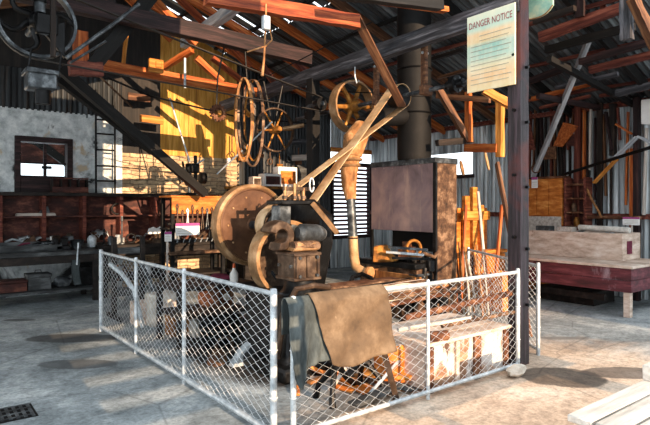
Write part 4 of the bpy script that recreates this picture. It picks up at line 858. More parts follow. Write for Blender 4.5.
# cabinet of open red-brown compartments above the benches
o = thing('shelf_unit', 'red-brown open shelf unit standing on the benches under the small window', 'shelves', (2.9, 10.6, .95))
sx0, sx1 = .6, 5.2
MB().box((sx0, 10.72, .92), (sx1, 10.76, 1.76)).build('back_board', 'red_wood', o)
MB().box((sx0 - .03, 10.42, 1.76), (sx1 + .03, 10.78, 1.82)).build('top_shelf', 'dark_wood', o); MB().box((sx0, 10.46, 1.38), (sx1, 10.72, 1.41)).build('shelf', 'red_wood', o); MB().box((sx0, 10.46, .91), (sx1, 10.72, .95)).build('shelf', 'red_wood', o)
for i in range(8):
    x = sx0 + (sx1 - sx0) * i / 7; MB().box((x - .03, 10.44, .95), (x + .03, 10.72, 1.76)).build('divider', 'red_timber', o)
for i, (u, v, w_, h, mt, nm, lb) in enumerate(((35, 220, .5, .07, 'galvanised', 'folded_sheet', 'pale folded metal sheet lying in the red-brown shelf unit'), (36, 210, .62, .05, 'pale_timber', 'stored_board', 'long pale board on the upper part of the red-brown shelf unit'),
        (100, 219, .3, .12, 'galvanised', 'crumpled_sheet', 'crumpled bright metal sheet in the red-brown shelf unit'), (68, 219, .16, .1, 'grey_iron', 'iron_casting', 'grey iron casting between two shelf dividers'))):
    q = PY(u, v, 10.56); z0 = .951 if v > 212 else 1.411
    if 'sheet' in nm:
        vs = []; fs = []
        for a in range(9):
            for c_ in range(2): vs.append((q.x - w_ / 2 + w_ * a / 8, 10.5 + c_ * .15, z0 + .03 + h * (R.random() * .9 + c_ * .5)))
        for a in range(8): fs.append((2 * a, 2 * a + 2, 2 * a + 3, 2 * a + 1))
        o = MB().add(vs, fs).build(nm, mt, bev=0); sd_ = o.modifiers.new('thick', 'SOLIDIFY'); sd_.thickness = .012
    else: o = MB().prism([(q.x - w_ / 2, 10.48, z0), (q.x + w_ / 2, 10.48, z0), (q.x + w_ / 2 * .92, 10.48, z0 + h), (q.x - w_ / 2 * .96, 10.48, z0 + h * .9)], (0, .16, 0)).build(nm, mt, bev=.006)
    tag(o, lb, 'sheet' if 'sheet' in nm else 'board' if 'board' in nm else 'casting')
# pigeon-hole rack on the shelf
a, c = PY(52, 196, 10.5), PY(88, 184, 10.5)
o = thing('pigeonhole_box', 'brown open-topped pigeonhole box standing on the shelf below the small window', 'box', ((a.x + c.x) / 2, 10.55, 1.822)); z0 = 1.822; z1 = z0 + .24
MB().box((a.x, 10.46, z0), (c.x, 10.66, z0 + .02)).build('base_board', 'red_wood', o); MB().box((a.x, 10.46, z0 + .021), (c.x, 10.48, z0 + .1)).build('front_board', 'red_wood', o); MB().box((a.x, 10.64, z0 + .021), (c.x, 10.66, z1)).build('back_board', 'red_wood', o)
for i in range(5): x = a.x + .01 + (c.x - a.x - .02) * i / 4; MB().box((x - .01, 10.481, z0 + .021), (x + .01, 10.639, z1)).build('divider', 'dark_wood', o)
MB().box((a.x, 10.46, z1), (c.x, 10.49, z1 + .025)).build('rail', 'red_wood', o)
# ladder
l0, l1 = PY(96, 200, 10.6), PY(115, 200, 10.6)
o = thing('ladder', 'black steel ladder fixed upright against the plaster between window and rubble stone', 'ladder', ((l0.x + l1.x) / 2, 10.6, 1.825))
for x in (l0.x, l1.x): MB().bar((x, 10.6, 1.825), (x, 10.62, 3.75), .04, .03, (1, 0, 0)).build('rail', 'black_iron', o)
for v in (105, 120, 134, 150, 166, 181): z = PY(105, v, 10.6).z; MB().cyl((l0.x + .02, 10.61, z), (l1.x - .02, 10.61, z), .016, 8).build('rung', 'black_iron', o, bev=0)
# things on and under the first bench
def on(u, v, y, z): q = PY(u, v, y); return V((q.x, y, z))
o = thing('tool_tray', 'long shallow grey tray with tools on the end of the workbench', 'tray', on(26, 246, 9.95, .852)); c = V(o['_o'])
MB().box(c + V((-.5, -.2, 0)), c + V((.5, .2, .015))).build('tray_base', 'grey_wood', o)
for lo, hi in (((-.5, -.2, .016), (.5, -.18, .1)), ((-.5, .18, .016), (.5, .2, .14)), ((-.5, -.179, .016), (-.48, .179, .12)), ((.48, -.179, .016), (.5, .179, .12))): MB().box(c + V(lo), c + V(hi)).build('side_board', 'grey_wood', o)
for k, (u0, u1, dy, mt, lb) in enumerate(((8, 44, -.05, 'grey_iron', 'long grey iron bar lying across the tool tray'), (14, 30, .08, 'cloth_maroon', 'short maroon-handled tool lying in the tool tray'), (22, 52, .0, 'black_iron', 'black tongs lying in the tool tray'))):
    p, q = on(u0, 246, 9.95 + dy, .9), on(u1, 246, 9.9 + dy + .1, .94 + .03 * k); tag(MB().tube([p, p.lerp(q, .6) + V((0, 0, .02)), q], [.018, .022, .014], 8).build('hand_tool', mt, bev=0), lb, 'tool')
c = on(62, 244, 9.85, .852)
o = thing('bench_vise', 'dark iron vise and jig on the workbench beside the tool tray', 'vise', c)
MB().cbox(c + V((0, 0, .04)), (.22, .2, .08)).build('vise_base', 'black_iron', o, bev=.012); MB().cbox(c + V((.03, 0, .14)), (.1, .16, .13)).build('fixed_jaw', 'black_iron', o, bev=.012); MB().cbox(c + V((-.1, 0, .14)), (.07, .16, .12)).build('moving_jaw', 'black_iron', o, bev=.012); MB().cyl(c + V((-.3, 0, .12)), c + V((-.13, 0, .12)), .02, 10).build('screw', 'grey_iron', o, bev=0); MB().cyl(c + V((-.28, -.1, .12)), c + V((-.28, .1, .12)), .01, 8).build('handle', 'grey_iron', o, bev=0)
c = on(51, 243, 10.1, .852); o = MB().lathe(c, (0, 0, 1), [(.025, 0), (.025, .15), (.012, .17), (.012, .2), (.018, .205), (.018, .22), (0, .22)], 12).build('white_tube', 'white_plastic', bev=0); tag(o, 'slim white tube standing upright on the workbench', 'tube')
c = on(77, 243, 9.9, .852); o = thing('iron_pot', 'small dark tapered iron pot on the workbench', 'pot', c); MB().lathe(c, (0, 0, 1), [(.07, 0), (.11, .14), (.115, .15), (.1, .15), (.065, .02), (0, .02)], 18).build('pot_body', 'grey_iron', o, bev=0); MB().torus(c + V((0, 0, .15)), (0, 0, 1), .11, .008, 18, 6).build('pot_rim', 'black_iron', o, bev=0)
def chest(name, c, sx, sy, h, mt, lb, knob=True):
    o = thing(name, lb, 'box', c); MB().box(c + V((-sx, -sy, 0)), c + V((sx, sy, h * .78))).build('box_body', mt, o, bev=.008); MB().box(c + V((-sx - .01, -sy - .01, h * .785)), c + V((sx + .01, sy + .01, h))).build('lid', mt, o, bev=.008)
    if knob: MB().tube([c + V((-.05, 0, h)), c + V((-.04, 0, h + .05)), c + V((.04, 0, h + .05)), c + V((.05, 0, h))], .008, 6).build('handle', 'grey_iron', o, bev=0)
    return o
chest('tin_box', on(38, 290, 9.95, .222), .17, .16, .26, 'grey_wood', 'grey lidded box on the low shelf of the workbench')
chest('wooden_box', on(12, 290, 9.95, .222), .19, .18, .18, 'red_wood', 'flat reddish box on the low bench shelf beside the grey lidded box', False)
chest('iron_chest', on(84, 288, 10.05, .222), .17, .16, .42, 'black_iron', 'tall black iron chest at the end of the low bench shelf')
c = on(62, 288, 9.9, .222); o = MB().rock(c + V((0, 0, .1)), .11, (1.4, .9, .9), 21).build('iron_lump', 'grey_iron', bev=0); tag(o, 'rough grey iron lump on the low shelf between the boxes', 'lump')
q = on(77, 246, 9.52, .0); o = thing('work_apron', 'grey rag hanging from a long handle at the front of the workbench', 'rag', (q.x, 9.53, .3)); c = V((q.x, 9.53, .3))
MB().add([(c.x + dx + .02 * math.sin(9 * z_), 9.535 - .03 * math.sin(5 * dx + 7 * z_), z_) for z_ in (.3, .42, .55, .7) for dx in (-.05 - .02 * z_, .0, .06)], [(3 * j + i, 3 * j + i + 1, 3 * j + i + 4, 3 * j + i + 3) for j in range(3) for i in range(2)]).build('cloth', 'cloth_grey', o, bev=0)
MB().tube([(c.x, 9.525, .62), (c.x + .03, 9.56, .98)], .014, 8).build('handle', 'galvanised', o, bev=0)
# things on the black bench
for k, (u, h, mt, lb) in enumerate(((122, .5, 'grey_iron', 'thin upright iron rod standing on the black workbench'), (104, .28, 'black_iron', 'black iron fitting beside the thin upright rod on the black workbench'))):
    c = on(u, 245, 9.95, .901); o = MB().lathe(c, (0, 0, 1), [(.05, 0), (.045, .02), (.014, .04), (.014, h * .8), (.025, h * .82), (.02, h), (0, h)], 12).build('stand_rod', mt, bev=0); tag(o, lb, 'rod')
c = on(158, 243, 9.85, .901); o = thing('paint_tin', 'small tan tin on the black workbench beside the pale tag', 'tin', c); MB().lathe(c, (0, 0, 1), [(.07, 0), (.07, .15), (.06, .155), (0, .155)], 18).build('tin_body', 'canvas_tan', o, bev=0); MB().torus(c + V((0, 0, .15)), (0, 0, 1), .068, .006, 18, 6).build('tin_rim', 'grey_iron', o, bev=0)
c = on(157, 233, 9.8, 1.07); o = MB().prism([c + V((-.17, 0, 0)), c + V((-.15, 0, .1)), c + V((-.06, 0, .13)), c + V((.0, 0, .1)), c + V((.06, 0, .13)), c + V((.15, 0, .11)), c + V((.18, 0, 0))], (0, .03, 0)).build('paper_tag', 'paper', bev=.003); tag(o, 'pale paper tag lying on the small tan tin', 'tag')
o = thing('dark_trestle', 'dark wooden trestle frame standing behind the long fence panel', 'trestle', PZ(143, 324, 0) + V((0, .6, 0))); c = V(o['_o'])
for dx in (-.2, .2): MB().bar(c + V((dx, 0, 0)), c + V((dx, 0, 1.15)), .07, .06, (1, 0, 0)).build('post', 'dark_wood', o)
for z in (.35, .95): MB().bar(c + V((-.16, 0, z)), c + V((.16, 0, z)), .05, .09).build('rail', 'grey_wood', o)
for dx in (-.2, .2): MB().bar(c + V((dx, -.3, .02)), c + V((dx, .3, .02)), .07, .04, (1, 0, 0)).build('foot', 'dark_wood', o)

# ================================================================ tool rack with tongs and the drill standing on it
ry = 8.25; a, c = PY(172, 196, ry), PY(226, 213, ry); rx0, rx1 = a.x, c.x; zt = 1.75
o = thing('tool_rack', 'orange-boarded tool rack with peg rails and a white notice on its front', 'rack', ((rx0 + rx1) / 2, ry + .25, 0))
MB().box((rx0, ry, zt - .29), (rx1, ry + .03, zt - .03)).build('top_board', 'orange_wood', o, bev=.006); MB().box((rx0 - .02, ry - .01, zt - .03), (rx1 + .02, ry + .5, zt)).build('rack_top', 'orange_wood', o, bev=.005)
for x in (rx0 + .03, rx1 - .03):
    for y in (ry + .06, ry + .46): MB().bar((x, y, 0), (x, y, zt - .031), .06, .06, (1, 0, 0)).build('leg', 'black_iron', o)
for z in (1.3, 1.02, .8): MB().box((rx0 - .05, ry + .05, z - .02), (rx1 + .05, ry + .09, z + .02)).build('peg_rail', 'black_iron', o)
MB().box((rx0 - .02, ry + .1, 1.2), (rx1 + .02, ry + .48, 1.23)).build('shelf', 'dark_wood', o); MB().box((rx0, ry + .1, .45), (rx1, ry + .48, .48)).build('shelf', 'dark_wood', o)
for k in range(8): MB().cyl((rx0 + .1 + k * .1, ry + .04, 1.0), (rx0 + .1 + k * .1, ry - .02, 1.06), .009, 6).build('peg', 'galvanised', o, bev=0)
MB().box((rx0 - .1, ry - .15, .82), (rx1 + .35, ry + .05, .86)).build('lower_tray', 'dull_rust', o)
for k in range(10):
    x = rx0 + .08 + k * .085; h = R.uniform(.22, .34); t_ = thing('hand_tongs', 'pair of iron tongs hanging upright in the orange-boarded tool rack', 'tongs', (x, ry - .025, 1.3), 'tongs hanging in the tool rack')
    mt = R.choice(('grey_iron', 'dull_rust', 'galvanised', 'brown_iron'))
    for s_ in (-1, 1): MB().tube([(x + s_ * .022, ry - .025, 1.2), (x + s_ * .015, ry - .025, 1.3), (x - s_ * .006, ry - .03, 1.3 + h * .7), (x - s_ * .018, ry - .02, 1.3 + h * .85), (x, ry - .025, 1.3 + h)], [.007, .008, .009, .009, .007], 6).build('handle', mt, t_, bev=0)
def card(name, lo, hi, y, lb, cat='sign', head=True, ax=0):
    """small printed card facing the visitor; ax=0 faces -Y, ax=1 faces -X"""
    def pt(s_, z, d): return V((s_, y - d, z)) if ax == 0 else V((y - d, s_, z))
    s0, z0 = lo; s1, z1 = hi; o = thing(name, lb, cat, pt((s0 + s1) / 2, z0, 0)); e = V(o['_o'])
    def slab(n_, a0, b0, a1, b1, d0, d1, mt): p, q = pt(a0, b0, d0), pt(a1, b1, d1); MB().box([min(p[i], q[i]) for i in range(3)], [max(p[i], q[i]) for i in range(3)]).build(n_, mt, o, bev=0)
    slab('card', s0, z0, s1, z1, 0, .008, 'paper')
    if head: slab('header_strip', s0, z1 - (z1 - z0) * .24, s1, z1, .0081, .01, 'magenta')
    for k in range(3):
        zz = z0 + (z1 - z0) * (.16 + .18 * k); w_ = (s1 - s0); slab('print_line', s0 + .08 * w_, zz, s0 + w_ * (.9 - .1 * (k % 2)), zz + (z1 - z0) * .03, .0081, .009, 'ink')
    return o
a, c = PY(178, 236, ry - .16), PY(202, 223, ry - .16)
card('notice_card', (a.x, a.z), (c.x, c.z), ry - .06, 'white notice with magenta header on the front of the tool rack')
a, c = PY(167, 242, ry - .2), PY(174, 232, ry - .2); card('notice_card', (a.x, a.z), (c.x, c.z), ry - .1, 'small white tag with magenta top on a stake beside the tool rack')
q = (a.x + c.x) / 2; timber('marker_stake', (q, ry - .07, 0), (q, ry - .07, c.z), .02, .03, 'pale_timber', 'thin grey stake carrying the small white tag beside the tool rack', 'stake')
# drill
c = V((PY(195, 195, ry + .25).x, ry + .25, zt + .001)); c.x = PY(193, 195, ry + .25).x
o = thing('pillar_drill', 'dark hand drill press standing on top of the orange-boarded tool rack', 'drill', c)
MB().cbox(c + V((0, 0, .025)), (.36, .26, .05)).build('drill_base', 'black_iron', o, bev=.01); MB().cyl(c + V((.07, .06, .05)), c + V((.07, .06, .68)), .03, 12).build('column', 'black_iron', o, bev=0); MB().cyl(c + V((-.06, 0, .05)), c + V((-.06, 0, .5)), .028, 12).build('spindle', 'grey_iron', o, bev=0)
MB().cbox(c + V((0, .02, .46)), (.22, .12, .16)).build('head', 'black_iron', o, bev=.02); MB().ring(c + V((-.16, -.02, .4)), (1, -.4, .2), .17, .03, .03, 28).build('hand_wheel', 'black_iron', o, bev=0)
MB().lathe(c + V((-.19, -.06, .26)), (1, -.5, .4), [(.0, 0), (.11, .0), (.12, .06), (.05, .12), (0, .12)], 18).build('bevel_gear', 'grey_iron', o, bev=0); MB().tube([c + V((-.2, 0, .22)), c + V((.02, 0, .5)), c + V((.2, .0, .62))], .016, 8).build('feed_lever', 'galvanised', o, bev=0); MB().tube([c + V((-.32, 0, .5)), c + V((-.22, 0, .2))], .016, 8).build('crank', 'black_iron', o, bev=0)
MB().lathe(c + V((.18, .02, .3)), (1, 0, 0), [(.05, -.05), (.1, -.04), (.1, .04), (.05, .05)], 18).build('cone_pulley', 'black_iron', o, bev=0)
# cabinet and boxes in the shade behind the flat wheel
o = thing('tall_cupboard', 'dark cupboard behind the large flat wheel, boxes standing on it', 'cupboard', (6.4, 10.2, 0))
MB().box((5.5, 9.9, .0), (7.4, 10.6, 1.94)).build('cupboard_body', 'dark_wood', o, bev=.008); MB().box((5.45, 9.86, 1.941), (7.45, 10.62, 2.0)).build('cupboard_top', 'ochre_iron', o, bev=.006)
for i in range(3): MB().box((5.54 + i * .62, 9.87, .1), (6.12 + i * .62, 9.899, 1.88)).build('door', 'dark_wood', o)
def pbox(c, sx, sy, h, mt, panel, lb):
    o = thing('storage_box', lb, 'box', c); MB().box(c + V((-sx, -sy, 0)), c + V((sx, sy, h))).build('box_body', mt, o, bev=.006); MB().box(c + V((-sx * .8, -sy - .006, h * .15)), c + V((sx * .8, -sy - .0005, h * .8))).build('front_label', panel, o, bev=0)
c = on(270, 183, 10.05, 2.001); pbox(c, .22, .12, .27, 'paper', 'red_wood', 'white box with a red-brown front on the dark cupboard')
c = on(285, 183, 10.25, 2.001); pbox(c, .25, .12, .45, 'paper', 'orange_wood', 'tall white and orange box behind the red-fronted one')
c = on(255, 183, 10.1, 2.001); pbox(c, .1, .1, .2, 'pale_timber', 'brown_iron', 'small grey box beside the red-fronted box on the dark cupboard')
for k, (u0, u1, v0, mt, lb) in enumerate(((292, 312, 142, 'grey_beam', 'grey plank leaning on the dark iron wall, higher of two'), (292, 314, 158, 'pale_timber', 'paler grey plank fixed below the higher one on the dark iron wall'))):
    p, q = PY(u0, v0, 10.7), PY(u1, v0 - 1, 10.7); timber('wall_plank', p, q, .03, .14, mt, lb, 'plank')
q0 = PY(304, 160, 10.68); tag(MB().box((q0.x - .2, 10.66, 2.2), (q0.x + .25, 10.74, 2.55)).build('wall_panel', 'grey_wood', bev=.006), 'small grey board panel on the dark iron wall above the boxes', 'panel')
c = P(228, 163, 10.6); o = MB().cbox(c, (.08, .03, .11)).build('wall_label', 'paper', bev=.003); c = PY(228, 163, 10.76); o.location = (c.x, 10.74, c.z); tag(o, 'tiny white label fixed below the yellow planking', 'label')

# ================================================================ the purple table with its trough
tx0, tx1, ty0, ty1 = 8.08, 9.42, 3.42, 5.4
o = thing('display_table', 'big maroon-painted table with a scuffed deep apron near the iron wall', 'table', ((tx0 + tx1) / 2, (ty0 + ty1) / 2, 0))
for k in range(5): x = tx0 - .03 + k * (tx1 - tx0 + .06) / 5; MB().box((x, ty0 - .03, .70), (x + (tx1 - tx0 + .06) / 5 - .006, ty1 + .03, .74)).build('top_board', 'chalky_wood', o)
for z0, z1 in ((.36, .525), (.53, .699)):
    MB().box((tx0, ty0, z0), (tx0 + .03, ty1, z1)).build('apron_board', 'maroon_paint', o); MB().box((tx0 + .031, ty0, z0), (tx1, ty0 + .03, z1)).build('apron_board', 'maroon_paint', o)
for x in (tx0 + .08, tx1 - .08):
    for y in (ty0 + .08, ty1 - .1): MB().bar((x, y, 0), (x, y, .699), .09, .09, (1, 0, 0)).build('leg', 'chalky_wood' if x < 9 else 'pale_timber', o)
MB().bar((tx0 + .3, ty0 + .5, .2), (tx0 + .3, ty1 - .3, .2), .06, .1).build('stretcher', 'dark_wood', o)
gx0, gx1, gy0, gy1, gz0, gz1 = 8.68, 9.3, 3.8, 5.39, .741, 1.16
o = thing('wooden_trough', 'long pale weathered wooden trough standing on the maroon table', 'trough', ((gx0 + gx1) / 2, (gy0 + gy1) / 2, gz0))
MB().box((gx0, gy0, gz0), (gx0 + .035, gy1, gz1)).build('side_board', 'chalky_wood', o, bev=.006); MB().box((gx1 - .035, gy0, gz0), (gx1, gy1, gz1)).build('side_board', 'chalky_wood', o, bev=.006)
MB().box((gx0 + .036, gy0, gz0), (gx1 - .036, gy0 + .035, gz1)).build('end_board', 'chalky_wood', o, bev=.006); MB().box((gx0 + .036, gy1 - .035, gz0), (gx1 - .036, gy1, gz1)).build('end_board', 'chalky_wood', o, bev=.006); MB().box((gx0 + .036, gy0 + .036, gz0), (gx1 - .036, gy1 - .036, gz0 + .03)).build('bottom_board', 'chalky_wood', o)
MB().box((gx0 + .14, gy0 - .012, gz0 + .1), (gx0 + .3, gy0 - .0005, gz0 + .3)).build('red_patch', 'cloth_maroon', o, bev=0)
# what fills the trough: offcuts of board and sheet
for k, (y0, y1, x, h, mt, nm, lb) in enumerate(((5.0, 5.33, 8.84, .13, 'grey_wood', 'offcut_block', 'grey timber offcut at the far end of the wooden trough'), (4.62, 4.95, 8.86, .12, 'pale_timber', 'offcut_block', 'pale grooved offcut in the middle of the wooden trough'),
        (3.9, 4.55, 8.9, .05, 'white_wood', 'rolled_sheet', 'white rolled sheet lying over the end of the wooden trough'), (4.0, 4.7, 9.12, .09, 'galvanised', 'bent_sheet', 'grey bent metal sheet lying behind the white roll in the trough'))):
    if 'block' in nm: o = MB().box((x - .1, y0, gz1 - .24), (x + .1, y1, gz1 - .02)).box((x - .1, y0 + .02, gz1 - .02), (x + .06, y1 - .04, gz1 + h * .6)).build(nm, mt, bev=.01)
    elif 'rolled' in nm: o = MB().lathe((x - .02, y0 - .12, gz1 + .045), (0, 1, .03), [(.045, 0), (.05, .02), (.045, .8), (.02, .8)], 14).build(nm, mt, bev=0)
    else: o = MB().strip([(x - .1, y0, gz1 - .1), (x - .1, y0 + .2, gz1 + .03), (x - .08, y1 - .2, gz1 + .08), (x - .1, y1, gz1 - .05)], (1, 0, 0), .24, .012).build(nm, mt, bev=0)
    tag(o, lb, 'offcut' if 'block' in nm else 'sheet')
a, c = PX(641, 224, 9.4), PX(624, 217, 9.4); card('notice_card', (a.y, a.z - .02), (c.y, c.z), 9.36, 'white notice with magenta header standing behind the wooden trough', ax=1)
q = (a.y + c.y) / 2; timber('notice_stake', (9.38, q, .741), (9.38, q, c.z - .02), .02, .03, 'pale_timber', 'short stake behind the wooden trough carrying a white notice', 'stake')
# goods under the table
tag(MB().box((8.6, 4.2, 0), (9.3, 5.2, .22)).build('dark_pallet', 'dark_wood', bev=.01), 'low dark slab lying on the floor under the maroon table', 'slab')

# ================================================================ against the iron wall
pX = 9.45
a, c = PX(530, 215, pX), PX(562, 178, pX)
o = thing('orange_cupboard', 'tall orange-varnished board cupboard behind the wooden trough', 'cupboard', (pX + .15, (a.y + c.y) / 2, 0))
MB().box((pX, c.y, 0), (pX + .26, a.y + .1, c.z)).build('cupboard_body', 'orange_wood', o, bev=.008)
for k in range(3): y = c.y + (a.y + .1 - c.y) * k / 3; MB().box((pX - .018, y + .01, a.z), (pX - .001, y + (a.y + .1 - c.y) / 3 - .01, c.z - .04)).build('door_board', 'orange_wood', o)
MB().box((pX - .03, c.y - .03, c.z), (pX + .28, a.y + .14, c.z + .04)).build('cornice', 'rust', o); MB().box((pX - .02, c.y + .01, a.z - .35), (pX - .001, a.y + .09, a.z - .02)).build('lower_panel', 'pale_timber', o)
a2, c2 = PX(530, 188, pX - .1), PX(536, 177, pX - .1); card('notice_card', (c2.y, a2.z), (a2.y, c2.z), pX - .04, 'small white card with magenta header on the orange cupboard', ax=1)
a, c = PX(563, 215, 9.45), PX(586, 177, 9.45)
o = thing('tool_shelf', 'narrow red-brown tool shelf beside the orange cupboard', 'shelves', (9.55, (a.y + c.y) / 2, 0))
for y in (c.y, a.y - .06): MB().box((9.45, y, 0), (9.68, y + .05, c.z)).build('side_board', 'red_timber', o)
for k in range(6): z = .7 + k * .25; MB().box((9.45, c.y + .051, z), (9.68, a.y - .061, z + .03)).build('shelf', 'rust', o)
MB().box((9.66, c.y + .051, .7), (9.68, a.y - .061, c.z - .02)).build('back_board', 'red_wood', o)
for k in range(4):
    z = .731 + k * .25; y = c.y + .12 + .05 * k; tag(MB().lathe((9.55, y, z), (0, 0, 1), [(.05, 0), (.05, .1), (.03, .13), (.03, .15), (0, .15)], 12).build('oil_can', ('rust', 'black_iron', 'ochre_iron', 'dull_rust')[k], bev=0),
        ('rusty can on the lowest board of the narrow tool shelf', 'black can second from the bottom of the narrow tool shelf', 'yellowish can on the middle board of the narrow tool shelf', 'brown can on the upper board of the narrow tool shelf')[k], 'can')
for nm, poly, X, mt, lb in (('wall_board', ((553, 146), (563, 122), (578, 126), (562, 147)), 9.62, 'orange_timber', 'tilted orange-brown board propped high on the iron wall'), ('wall_board', ((540, 160), (540, 148), (555, 146), (556, 159)), 9.55, 'brown_timber', 'small brown square board below the tilted orange one'),
        ('wall_board', ((566, 146), (572, 134), (577, 134), (577, 146)), 9.66, 'red_wood', 'dark red board behind the tilted orange one'), ('wall_board', ((520, 150), (521, 122), (529, 118), (535, 150)), 9.6, 'red_timber', 'red-brown board standing beside the foot of the pale prop'),
        ('notice_sheet', ((641, 124), (641, 100), (655, 98), (655, 125)), 9.6, 'paper', 'white paper sheet pinned high on the maroon wall stud')):
    tag(MB().prism([PX(u, v, X) for u, v in poly], (.03, 0, 0)).build(nm, mt, bev=.004), lb, 'board' if nm == 'wall_board' else 'notice')
tag(MB().tube([PX(562, 175, 9.35), PX(600, 163, 9.2), PX(655, 146, 9.0)], .028, 10).build('long_pipe', 'black_iron', bev=0), 'long black pipe running level in front of the iron wall', 'pipe')
timber('slanting_board', PX(637, 137, 9.5), PX(612, 161, 9.5), .03, .14, 'scaffold_grey', 'pale grey upper board slanting across the iron wall', 'board', up=(1, 0, 0)); timber('slanting_board', PX(617, 159, 9.44), PX(594, 183, 9.44), .03, .11, 'ochre_timber', 'tan lower board slanting below the pale grey one', 'board', up=(1, 0, 0))
timber('slanting_board', PX(640, 137, 9.3), PX(656, 146, 9.2), .03, .14, 'scaffold_grey', 'pale grey board end beside the white paper sheet', 'board', up=(1, 0, 0))
timber('slanting_board', PX(612, 150, 9.62), PX(606, 112, 9.62), .03, .1, 'maroon_timber', 'short maroon board hanging beside the short dark one', 'board', up=(1, 0, 0)); timber('slanting_board', PX(616, 124, 9.62), PX(632, 134, 9.62), .03, .06, 'orange_timber', 'thin orange strip on the iron wall below the eave', 'board', up=(1, 0, 0))
tag(MB().tube([PX(586, 187, 9.5), PX(592, 200, 9.48), PX(599, 212, 9.46), PX(601, 218, 9.45)], .02, 8).build('bent_pole', 'canvas_tan', bev=0), 'bent tan pole leaning on the iron wall beside the tool shelf', 'pole')
tag(MB().torus(PX(536, 168, 9.4) , (1, 0, 0), .09, .012, 20, 6).build('wire_coil', 'rust', bev=0), 'coil of rusty wire on the orange cupboard', 'coil')
# workstand of orange boards behind the pen
g = V((7.4, 6.9, 0)); g = P(482, 250, 9.0); g.z = 0
o = thing('workstand', 'orange-brown wooden workstand with upright boards, behind the pen by the hood', 'stand', g); r_ = V((CT, -ST, 0)); f_ = V((ST, CT, 0))
def wb(nm, a0, a1, d0, d1, z0, z1, mt):
    pts = [g + V((a, d, 0)) for a, d in ((a0, d0), (a1, d0), (a1, d1), (a0, d1))]; MB().prism([p + V((0, 0, z0)) for p in pts], (0, 0, z1 - z0)).build(nm, mt, o, bev=.008)
wb('back_board', -.42, .42, .2, .23, .3, 1.55, 'orange_wood'); wb('upright_board', -.3, -.18, .1, .18, 0, 1.75, 'orange_wood'); wb('upright_board', -.1, .02, .1, .18, 0, 1.9, 'ochre_timber'); wb('upright_board', .12, .2, .1, .18, 0, 1.6, 'orange_wood'); wb('cross_board', -.42, .3, .05, .099, 1.35, 1.5, 'ochre_timber'); wb('stand_top', -.4, .5, -.15, .049, .8, .86, 'orange_wood'); wb('drawer_front', -.36, .45, -.14, -.1, .5, .79, 'orange_wood')
for a, d in ((-.36, -.06), (.42, -.06)): wb('leg', a, a + .06, d, d + .06, 0, .799, 'rust')
c = PX(462, 172, 7.9)
for k, (u, v, t, rr_, tt, mt, nm, lb, ct) in enumerate(((462, 168, 8.6, .1, .02, 'rim_tan', 'iron_ring', 'small tan iron ring hanging beside the forge hood', 'ring'), (487, 161, 8.9, .14, .016, 'belt', 'rope_coil', 'coil of yellow rope hanging beside the orange upright', 'rope'))):
    tag(MB().torus(P(u, v, t), (.5, -.8, .2), rr_, tt, 24, 8).build(nm, mt, bev=0), lb, ct)
for k, (a, b_, w_, mt, lb) in enumerate((((497, 163, 7.3), (510, 232, 7.0), .1, 'brown_timber', 'brown board leaning against the corner post'), ((478, 192, 8.6), (484, 258, 8.2), .05, 'pale_timber', 'thin pale stave leaning on the orange workstand'), ((466, 205, 8.4), (463, 262, 8.2), .05, 'orange_timber', 'short orange stave leaning on the orange workstand'), ((502, 205, 8.8), (497, 262, 8.5), .07, 'orange_timber', 'orange stave standing between workstand and corner post'))):
    p, q = P(*a), P(*b_); d = (q - p); q = p + d * (p.z / -d.z) if d.z < 0 else q; timber('leaning_stave', q, p, .035, w_, mt, lb, 'stave', up=(.6, .8, 0))
for k in range(9):
    g2 = P(458 + k * 4.2, 262, 8.0 - .08 * k); x, y = g2.x, g2.y; L = R.uniform(.75, 1.15); tp = V((x + R.uniform(-.06, .1), y + .18, L))
    tag(MB().tube([(x, y, 0), tp], [.014, .017], 7).build('leaning_pole', R.choice(('pale_timber', 'canvas_tan', 'orange_timber', 'rust')), bev=0), 'slim wooden tool shaft leaning in the row behind the short fence panel', 'pole', 'tool shafts in a row behind the pen')
crate('wooden_crate', V((7.3, 4.98, 0)), .28, .2, .55, 'orange_wood', 'orange-brown crate beside the orange workstand')
# ================================================================ notices on the corner post
px = 4.80; a, c = PX(515, 84, px), PX(467, 95, px); b_ = PX(515, 2, px)
y0, y1, z0, z1 = a.y, c.y, a.z, b_.z
o = thing('danger_notice', 'large faded teal and orange danger notice hung beside the corner post', 'sign', (px, (y0 + y1) / 2, z0))
MB().box((px, y0, z0), (px + .02, y1, z1)).build('board', 'poster_print', o, bev=.003)
lettering('DANGER NOTICE', (px - .002, y1 - .03, z1 - .14), (0, -1, 0), (0, 0, 1), .1, 'red_ink', o, width=(y1 - y0) - .06)
for k in range(11):
    z = z1 - .24 - k * .05; ind = .16 if k < 2 else .05
    MB().box((px - .002, y0 + .04 + .03 * (k % 3), z), (px - .0002, y1 - ind, z + .006)).build('print_line', 'ink', o, bev=0)
o = thing('round_cornered_sign', 'teal and cream sign with a rounded corner, high behind the corner post', 'sign', P(538, 20, 5.75)); X = 5.2
p0, p1, p2, p3 = PX(525, -12, X), PX(553, -16, X), PX(553, 6, X), PX(525, 20, X); arc = [PX(525 + 28 * s_, 20 - 4 * s_ - 11 * s_ ** 4, X) for s_ in [i / 8 for i in range(9)]]
o.location = p3; o['_o'] = list(p3)
MB().prism([p0, p1] + arc[::-1], (.02, 0, 0)).build('board', 'teal_sign', o, bev=.003)
MB().tube([p + V((-.004, 0, 0)) for p in arc], .008, 6).build('border', 'rim_tan', o, bev=0)
lettering('NOTICE', PX(528, 4, X) + V((-.003, 0, 0)), (0, -1, 0), (0, 0, 1), .07, 'ink', o) if False else None
